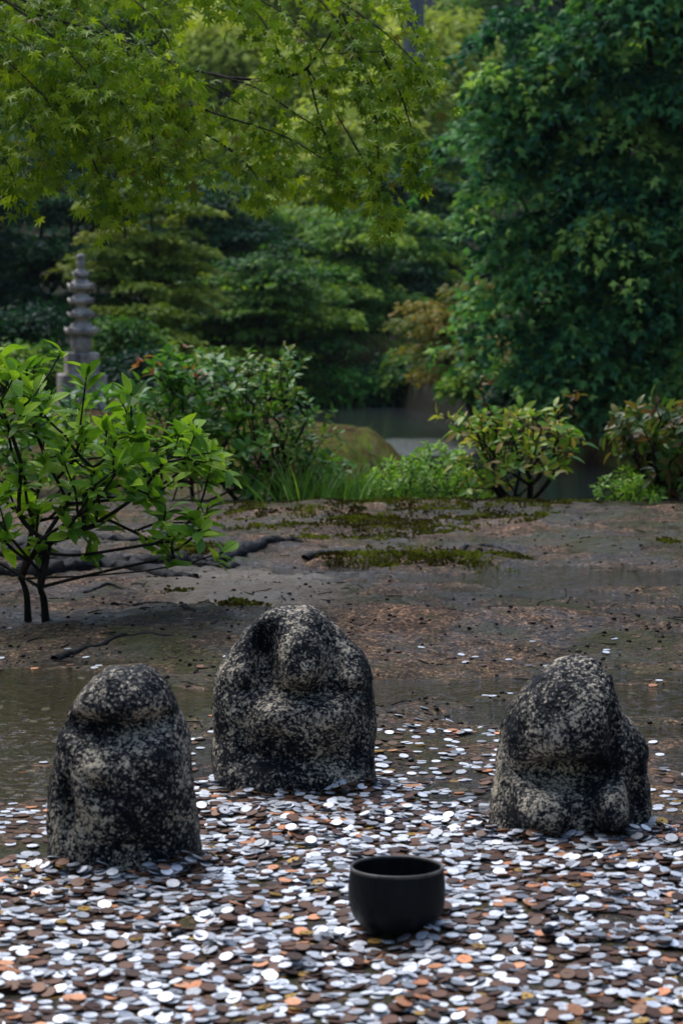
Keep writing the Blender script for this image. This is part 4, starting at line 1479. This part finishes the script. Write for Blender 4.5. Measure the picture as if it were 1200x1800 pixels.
rr = np.random.default_rng(8)
for pts, r0, r1 in [([(-330, 985), (-100, 985), (60, 992), (150, 1002), (260, 1008), (330, 996), (400, 985), (470, 968), (535, 966)], 0.085, 0.022),
                    ([(-330, 1000), (-60, 1018), (80, 1020), (200, 1008), (300, 1022), (350, 1028)], 0.07, 0.020),
                    ([(-200, 965), (40, 965), (150, 955), (230, 962), (290, 955)], 0.04, 0.014),
                    ([(330, 998), (390, 1000), (430, 990)], 0.03, 0.012),
                    ([(536, 994), (620, 984), (700, 988), (780, 981), (840, 968), (895, 973)], 0.022, 0.010),
                    ([(95, 1163), (170, 1149), (230, 1141), (312, 1146)], 0.013, 0.005),
                    ([(200, 1084), (250, 1076), (330, 1080)], 0.012, 0.004),
                    ([(305, 1098), (325, 1104), (345, 1118)], 0.016, 0.007),
                    ([(150, 1055), (190, 1048), (240, 1052)], 0.010, 0.004),
                    ([(612, 1102), (655, 1089), (695, 1092)], 0.009, 0.003),
                    ([(372, 1136), (392, 1131), (408, 1133)], 0.006, 0.002)]:
    root_part(pts, r0, r1, rr)

# ------------------------------------------------------------------ litter on the mud
def litter(rng):
    A = Acc()
    for _ in range(170):
        px, py = rng.uniform(-40, 1240), rng.uniform(935, 1290)
        g = G(px, py); L = rng.uniform(0.015, 0.07); a = rng.random() * 3.14
        e = np.array([math.cos(a), math.sin(a), 0]) * L
        m = g + e * 0.5 + np.array([rng.normal(), rng.normal(), 0]) * L * 0.12
        pts = np.array([g, m, g + e]); pts[:, 2] = gz(pts[:, 0], pts[:, 1]) + 0.003
        A.add(tube(pts, [0.0022, 0.002, 0.001], 4))
    tmpl = [blob(1.3, 1.3, 0.8, rng, 6, 4, 0.25) for _ in range(5)]
    for k in range(5):
        n = 620
        g = np.array([G(a, b) for a, b in zip(rng.uniform(-60, 1260, n), 895 + 400 * rng.random(n) ** 1.3)])
        g[:, 2] = gz(g[:, 0], g[:, 1]) + 0.001
        a = rng.random(n) * 6.283
        v, f = scatter(tmpl[k][0], tmpl[k][1], g, np.stack([np.cos(a), np.sin(a), 0 * a], -1), np.tile([0, 0, 1.0], (n, 1)), 0.0015 + 0.0055 * rng.random(n) ** 2.2)
        A.add((v, f))
    v, f = A.get()
    o = put('twig_litter', mk_mesh('twig_litter', v, f, M['twig']))
    tag(o, 'small dark twigs and crumbs of bark scattered over the mud', 'litter', kind='stuff')


litter(rr)

# ------------------------------------------------------------------ trees across the pond
def pad_leaves(rng, c, Rr, n, thick, droop, size, upness=1.0):
    a = rng.random(n) * 6.283
    q = np.sqrt(rng.random(n)) * Rr * (1 + 0.25 * np.sin(a * 3 + rng.random() * 6) + 0.15 * np.sin(a * 7 + rng.random() * 6))
    x, y = q * np.cos(a), q * np.sin(a)
    z = rng.normal(size=n) * thick * Rr - droop * (q / Rr) ** 2 * Rr
    p = np.stack([x, y, z], -1) + c
    out = np.stack([np.cos(a), np.sin(a), np.full(n, -0.55)], -1)
    t = out + rng.normal(size=(n, 3)) * 0.5
    nrm = np.stack([0.3 * np.cos(a), 0.3 * np.sin(a), np.full(n, upness)], -1) + rng.normal(size=(n, 3)) * 0.45
    return p, t, nrm, size * rng.uniform(0.6, 1.25, n)


def tree(name, label, base, clumps, mat, bark, rng, tmpl, leaf, n_per, thick=0.2, droop=0.35, r_tip=0.012, group='trees across the pond', trunk_top=None, upness=1.0, tints=None, pathw=0.6):
    """clumps: (x, y, z, r) world"""
    base = np.asarray(base, float)
    root = empty(name, tuple(base))
    tag(root, label, 'tree', group)
    clumps = np.asarray(clumps, float)
    ps, ts, ns, ss, tn = [], [], [], [], []
    for c in clumps:
        n = max(12, int(n_per * (c[3] / clumps[:, 3].mean()) ** 2))
        p, t, n_, s = pad_leaves(rng, c[:3], c[3], n, thick, droop, leaf, upness)
        ps.append(p); ts.append(t); ns.append(n_); ss.append(s)
        ct = rng.normal() * 0.25
        tn.append(np.clip(0.5 + ct + rng.normal(size=n) * 0.17, 0, 1))
    p, t, n_, s = map(np.concatenate, (ps, ts, ns, ss))
    v, f = scatter(tmpl[0], tmpl[1], p, t, n_, s)
    part('crown', v, f, mat, root, smooth=False, tint=np.repeat(np.concatenate(tn), len(tmpl[0])))
    top = np.array([base[0] + rng.normal() * 0.1, base[1] + rng.normal() * 0.1, trunk_top if trunk_top else clumps[:, 2].mean()])
    mid = (base + top) / 2 + np.array([rng.normal() * 0.1, rng.normal() * 0.1, 0])
    tubes, _ = grow(mid, clumps[:, :3], r_tip, rng, pw=0.5, pathw=pathw)
    A = Acc()
    r0 = max(r_tip * len(clumps) ** 0.5, 0.05)
    tl = smooth_line([base - np.array([0, 0, 0.2]), (base + mid) / 2, mid, top], 4)
    A.add(tube(tl, np.linspace(r0 * 1.4, r0 * 0.5, len(tl)), 8, 0.05, rng))
    for pts, rad in tubes:
        A.add(tube(pts, np.minimum(rad, r0), 5))
    v, f = A.get()
    part('trunk', v, f, bark, root)
    return len(p)


def clump_ell(rng, n, px, py, rx, ry, d, dd, r_lo, r_hi, shell=0.5):
    """clumps through an ellipsoid whose outline is given in photo pixels at distance d"""
    out = []
    k = d / FPX
    c = P(px, py, d)
    while len(out) < n:
        u = rand_unit(rng, 1)[0] * rng.random() ** shell
        x, y, z = c[0] + u[0] * rx * k, c[1] + u[1] * dd, c[2] + u[2] * ry * k
        z = max(z, gzs(x, y) + 0.10 + 0.3 * rng.random())
        out.append((x, y, z, rng.uniform(r_lo, r_hi)))
    return out


trng = np.random.default_rng(99)
NL = 0


def palette(name, cols, trans=0.3, rough=0.42):
    M[name] = leaf_mat(name, cols, trans, rough, spec=0.07)
    return M[name]


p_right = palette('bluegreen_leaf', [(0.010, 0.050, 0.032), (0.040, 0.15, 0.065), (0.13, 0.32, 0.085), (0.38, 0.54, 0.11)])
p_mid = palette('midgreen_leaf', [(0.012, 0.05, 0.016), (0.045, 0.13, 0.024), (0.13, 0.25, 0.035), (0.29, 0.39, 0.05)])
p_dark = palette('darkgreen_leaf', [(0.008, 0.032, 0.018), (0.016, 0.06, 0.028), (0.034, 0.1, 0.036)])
p_olive = palette('olive_leaf', [(0.07, 0.12, 0.02), (0.15, 0.22, 0.03), (0.27, 0.33, 0.045), (0.4, 0.4, 0.065)])
p_orange = palette('bronze_maple_leaf', [(0.086, 0.134, 0.029), (0.173, 0.192, 0.038), (0.288, 0.23, 0.048), (0.422, 0.25, 0.058)])
p_lime = palette('hill_leaf', [(0.20, 0.25, 0.05), (0.34, 0.40, 0.08), (0.48, 0.52, 0.11), (0.58, 0.58, 0.14)], 0.42)
p_bush = palette('shore_bush_leaf', [(0.042, 0.146, 0.025), (0.104, 0.291, 0.042), (0.187, 0.416, 0.062)])


def on_ground(px, d):
    x = P(px, 700, d)[0]
    return np.array([x, d, gzs(x, d)])


# big blue-green tree on the right: hanging tiers
cl = []
edge_y = [-760, -260, -100, 0, 150, 300, 400, 480, 600, 690]
edge_x = [1010, 900, 860, 838, 825, 800, 775, 800, 865, 915]
for k in range(240):
    py = trng.uniform(-760, 690) if k % 3 == 0 else trng.uniform(-40, 690)
    lo = np.interp(py, edge_y, edge_x)
    px = lo + 20 + (trng.random() ** 0.85) * (1420 - lo)
    face = math.sqrt(max(0.0, 1 - ((px - 1120) / 360) ** 2)) if abs(px - 1120) < 360 else 0
    d = 24.5 - 1.6 * face + abs(trng.normal()) * 0.75
    c = P(px, py, d)
    cl.append((c[0], c[1], c[2], trng.uniform(0.26, 0.58)))
NL += tree('broad_tree', 'huge blue-green tree with hanging leafy tiers filling the right side across the pond', on_ground(1045, 24.6), cl, p_right, M['bark'], trng, L_TRI, 0.13, 210, 0.08, 0.85, 0.012, trunk_top=4.2, upness=0.8)
# lower right dark understorey
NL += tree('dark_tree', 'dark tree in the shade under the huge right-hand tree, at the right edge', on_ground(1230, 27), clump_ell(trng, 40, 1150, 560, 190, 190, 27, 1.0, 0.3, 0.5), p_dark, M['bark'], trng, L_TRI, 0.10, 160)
# bronze maple
cl = []
for (x0, y0, x1, y1, n) in [(800, 505, 850, 520, 4), (740, 545, 830, 540, 6), (715, 560, 790, 570, 5), (760, 585, 860, 590, 6), (740, 615, 840, 600, 6), (770, 640, 860, 640, 6), (760, 660, 830, 655, 4), (850, 560, 880, 640, 4)]:
    for q in range(n):
        u = (q + trng.random() * 0.6) / n
        c = P(x0 + (x1 - x0) * u, y0 + (y1 - y0) * u + trng.normal() * 5, 29 + trng.normal() * 0.5)
        cl.append((*c, trng.uniform(0.20, 0.34)))
NL += tree('bronze_maple', 'small maple with bronze-tinged layered leaves leaning left over the pond', on_ground(850, 29), cl, p_orange, M['bark'], trng, L_TRI, 0.085, 130, 0.10, 0.2)
# middle trees on the far shore
mids = [('layered dark green tree on the far shore, straight above the moss mound', 480, 545, 95, 110, 37, p_mid, 40, 0.35, 0.6),
        ('green tree with low layers on the far shore, behind the fine-leaved shrub', 380, 560, 80, 90, 38, p_mid, 30, 0.35, 0.6),
        ('round-topped tree on the far shore left of the bronze maple', 620, 470, 90, 100, 40, p_mid, 40, 0.4, 0.65),
        ('dark tree in the gap between far shore and bronze maple', 680, 570, 70, 100, 41, p_dark, 30, 0.4, 0.6),
        ('olive yellow tree standing right of the stone pagoda', 255, 440, 95, 105, 33, p_olive, 60, 0.24, 0.45),
        ('green tree below the olive one, right of the stone pagoda', 250, 570, 75, 60, 32, p_olive, 18, 0.22, 0.4),
        ('dark green tree directly behind the stone pagoda', 90, 430, 110, 190, 35, p_dark, 60, 0.4, 0.65),
        ('dark tree at the left edge behind the pagoda', -60, 420, 120, 220, 33, p_dark, 50, 0.4, 0.65),
        ('dark green tree between the olive tree and the layered tree', 350, 460, 80, 140, 42, p_dark, 45, 0.45, 0.7),
        ('broad-topped green tree with flat tiers above the layered tree', 470, 400, 120, 60, 44, p_mid, 40, 0.45, 0.75),
        ('tall dark tree rising behind the bronze maple', 720, 430, 80, 160, 44, p_dark, 45, 0.45, 0.7),
        ('yellow-green tree with soft tiers left of the huge right tree', 760, 330, 80, 90, 46, p_mid, 40, 0.4, 0.7),
        ('mid green tree on the far shore, low, between layered tree and round-topped tree', 560, 560, 80, 80, 39, p_mid, 34, 0.35, 0.6),
        ('soft yellow-green tree rising above the round-topped far shore tree', 560, 330, 100, 80, 50, p_olive, 40, 0.45, 0.75),
        ('mid green tree filling the gap above the layered dark tree', 420, 470, 90, 90, 43, p_mid, 40, 0.4, 0.7),
        ('soft green tree rising right of the olive tree by the pagoda', 330, 360, 90, 80, 47, p_mid, 40, 0.4, 0.7),
        ('green tree in the gap beside the bronze maple, behind it', 690, 480, 70, 90, 42, p_mid, 34, 0.4, 0.65),
        ('green tree seen through the gap above the flat-tiered tree', 620, 330, 110, 70, 48, p_olive, 40, 0.45, 0.75)]
for lab, px, py, rx, ry, d, mt, n, rl, rh in mids:
    NL += tree('shore_tree', lab, on_ground(px, d), clump_ell(trng, int(n * 0.85), px, py, rx * 1.25, ry * 1.2, d, rx * d / FPX * 0.9, rl * 0.95, rh * 1.15), mt, M['bark'], trng, L_TRI, 0.115 * d / 36, 250, 0.05, 0.2)
# bushes at the water's edge
for lab, px, py, rx, ry, d, mt in [('bright green low bush on the far shore above the reeds', 610, 640, 75, 25, 38.6, p_bush), ('green low bush on the far shore, right of the bright one', 700, 665, 60, 22, 38.8, p_bush),
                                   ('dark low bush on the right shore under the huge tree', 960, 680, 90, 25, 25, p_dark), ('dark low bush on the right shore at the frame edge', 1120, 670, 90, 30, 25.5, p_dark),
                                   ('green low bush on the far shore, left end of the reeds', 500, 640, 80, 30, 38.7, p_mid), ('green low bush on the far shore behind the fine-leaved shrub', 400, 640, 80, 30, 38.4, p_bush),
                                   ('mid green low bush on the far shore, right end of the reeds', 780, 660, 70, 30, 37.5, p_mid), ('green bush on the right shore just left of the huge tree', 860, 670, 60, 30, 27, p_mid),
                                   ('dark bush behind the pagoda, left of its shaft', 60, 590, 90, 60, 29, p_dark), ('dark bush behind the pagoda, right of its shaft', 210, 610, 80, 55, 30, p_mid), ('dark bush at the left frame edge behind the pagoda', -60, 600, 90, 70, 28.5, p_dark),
                                   ('low bush left of the pagoda base', 40, 640, 60, 40, 27, p_mid), ('low dark bush right of the pagoda base', 250, 650, 80, 35, 28, p_dark)]:
    NL += tree('shore_bush', lab, on_ground(px, d), clump_ell(trng, 26, px, py, rx, ry, d, 0.5, 0.18, 0.36), mt, M['bark'], trng, L_RHOMB, 0.10, 110, 0.2, 0.25, 0.006, 'bushes along the far shore')
names = ['dark low bush', 'mid green low bush', 'bright green low bush']
for k, px in enumerate(range(520, 850, 47)):
    d = 37.3 + trng.uniform(-0.2, 0.3) - (1.5 if px > 780 else 0)
    lab = f"{names[k % 3]} at the waterline of the far shore, {['first', 'second', 'third', 'fourth', 'fifth', 'sixth', 'seventh', 'eighth'][k]} from the left"
    NL += tree('shore_bush', lab, on_ground(px, d), clump_ell(trng, 30, px, 672, 42, 26, d, 0.5, 0.2, 0.42), [p_dark, p_mid, p_bush][k % 3], M['bark'], trng, L_RHOMB, 0.11, 120, 0.18, 0.3, 0.006, 'bushes along the far shore')
# the wooded hillside
hill = [(400, 90, 90, 80, 62, p_lime), (520, 160, 100, 80, 60, p_lime), (700, 190, 80, 90, 58, p_lime), (620, 230, 90, 60, 56, p_lime), (760, 110, 90, 100, 60, p_lime), (300, 250, 100, 80, 57, p_olive), (180, 200, 110, 110, 60, p_mid), (60, 180, 110, 130, 58, p_mid),
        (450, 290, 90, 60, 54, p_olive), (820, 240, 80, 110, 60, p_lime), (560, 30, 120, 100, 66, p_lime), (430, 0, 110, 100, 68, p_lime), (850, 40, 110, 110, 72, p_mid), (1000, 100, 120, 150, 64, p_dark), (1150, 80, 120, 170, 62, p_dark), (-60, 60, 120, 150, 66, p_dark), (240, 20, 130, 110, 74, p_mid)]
HILL_LABELS = ['pale yellow-green tree on the hillside, in the gap between the maple sprays', 'pale yellow-green tree on the hillside, behind the middle of the maple sprays', 'brightest yellow-green tree on the hillside, below the grey conifer trunks',
               'pale yellow-green tree on the hillside, just left of the brightest one', 'yellow-green hillside tree right beside the grey conifer trunks', 'olive hillside tree above the olive tree by the pagoda', 'green hillside tree behind the densest maple leaves',
               'green hillside tree at the left edge behind the maple', 'olive hillside tree low in the middle, above the flat-tiered tree', 'yellow-green hillside tree against the left edge of the huge right tree', 'yellow-green hillside tree at the top edge, middle of the frame',
               'yellow-green hillside tree at the top edge, above the gap in the maple', 'green hillside tree at the top edge behind the huge right tree', 'dark hillside tree behind the upper left of the huge right tree', 'dark hillside tree behind the upper right of the huge right tree',
               'dark hillside tree at the top left corner behind the maple', 'green hillside tree at the top edge, left of the gap in the maple']
for (px, py, rx, ry, d, mt), lab in zip(hill, HILL_LABELS):
    NL += tree('hillside_tree', lab, on_ground(px, d), clump_ell(trng, 38, px, py, rx, ry, d, 1.2, 0.45, 0.8), mt, M['bark'], trng, L_RHOMB, 0.24, 150, 0.3, 0.3, 0.02, 'trees on the hillside')
for px, d, r, lab in [(722, 58, 0.30, 'thick grey conifer trunk at the top of the frame, left one of the pair'), (748, 62, 0.22, 'slimmer grey conifer trunk at the top of the frame, right one of the pair')]:
    b = on_ground(px, d)
    root = empty('conifer_tree', tuple(b)); tag(root, lab, 'tree', 'conifers on the hillside')
    tl = smooth_line([b - [0, 0, 0.3], b + [0.05, 0, 6], b + [0, 0, 14]], 6)
    v, f = tube(tl, np.linspace(r, r * 0.6, len(tl)), 10, 0.03, trng)
    part('trunk', v, f, M['greybark'], root)
    cl = [(b[0] + trng.normal() * 1.0, b[1] + trng.normal() * 1.0, b[2] + 9 + trng.random() * 6, 0.9) for _ in range(14)]
    ps = [pad_leaves(trng, np.array(c[:3]), c[3], 120, 0.2, 0.5, 0.3) for c in cl]
    p, t, n_, s = map(np.concatenate, zip(*ps))
    v, f = scatter(*L_RHOMB, p, t, n_, s)
    part('crown', v, f, p_dark, root, smooth=False, tint=np.repeat(trng.random(len(p)), 4))
# forest floor thicket: fills between trunks
pos = []
while len(pos) < 13000:
    x, y = trng.uniform(-34, 34), 41 + 84 * trng.random() ** 0.8
    if abs(x) > 0.26 * y + 2:
        continue
    pos.append((x, y))
pos = np.array(pos)
z = gz(pos[:, 0], pos[:, 1]) + trng.random(len(pos)) ** 1.5 * 1.6 * np.clip(pos[:, 1] / 55, 0.7, 3.5)
pos = np.stack([pos[:, 0], pos[:, 1], z], -1)
rep = 7
pp = np.repeat(pos, rep, 0) + trng.normal(size=(len(pos) * rep, 3)) * np.array([0.3, 0.3, 0.2])
v, f = scatter(*L_RHOMB, pp, rand_unit(trng, len(pp)), rand_unit(trng, len(pp)) * 0.7 + np.array([0, -0.3, 0.7]), trng.uniform(0.15, 0.32, len(pp)) * np.clip(pp[:, 1] / 60, 0.8, 2.4))
o = put('undergrowth', mk_mesh('undergrowth', v, f, p_dark, smooth=False, tint=np.repeat(trng.random(len(pp)) * 0.7, 4)))
tag(o, 'green undergrowth covering the wooded slope behind the pond', 'undergrowth', kind='stuff')
print('leaves', NL, 'time', time.time() - T0)
print('tris', sum(len(o.data.loop_triangles) if False else sum(1 for _ in ()) for o in []) or sum((len(m.loops) - 2 * len(m.polygons)) for m in bpy.data.meshes))

# ------------------------------------------------------------------ unseen leaf mass round and behind the viewer, added to block low sky light
wrng = np.random.default_rng(123)
pp = []
while len(pp) < 26000:
    x, y = wrng.uniform(-22, 22), wrng.uniform(-16, 30)
    side = abs(x) - (4.5 + 0.22 * max(y, 0))
    if not (y < -3.5 or side > 0):
        continue
    h = 7.5 + 2.5 * vnoise(x * 0.3, y * 0.3, 50)
    pp.append((x, y, wrng.random() ** 0.8 * h))
pp = np.array(pp)
pp[:, 2] += gz(pp[:, 0], pp[:, 1])
v, f = scatter(*L_TRI, pp, rand_unit(wrng, len(pp)), rand_unit(wrng, len(pp)), wrng.uniform(0.35, 0.7, len(pp)))
o = put('shading_wood', mk_mesh('shading_wood', v, f, p_dark, smooth=False, tint=np.repeat(wrng.random(len(pp)), 6)))
tag(o, 'unseen dark leafy wood added round the viewer to block low sky light', 'wood', kind='stuff')

# ------------------------------------------------------------------ rain haze
t = NT('rain_haze_air')
vol = t.n('VolumePrincipled', {'Color': (0.80, 0.90, 1.0, 1), 'Density': 0.0002, 'Anisotropy': 0.2})
t.t.links.new(vol.outputs[0], t.out.inputs['Volume'])
hz0, hz1 = np.array([-280.0, -90.0, -4.0]), np.array([280.0, 540.0, 90.0])
hv = np.array([[(hz1 if (k >> a) & 1 else hz0)[a] for a in range(3)] for k in range(8)])
hf = np.array([(0, 2, 3, 1), (4, 5, 7, 6), (0, 1, 5, 4), (2, 6, 7, 3), (0, 4, 6, 2), (1, 3, 7, 5)])
o = put('haze', mk_mesh('haze', hv, hf, t.m, smooth=False))
tag(o, 'thin rainy haze in the air', 'haze', kind='stuff')
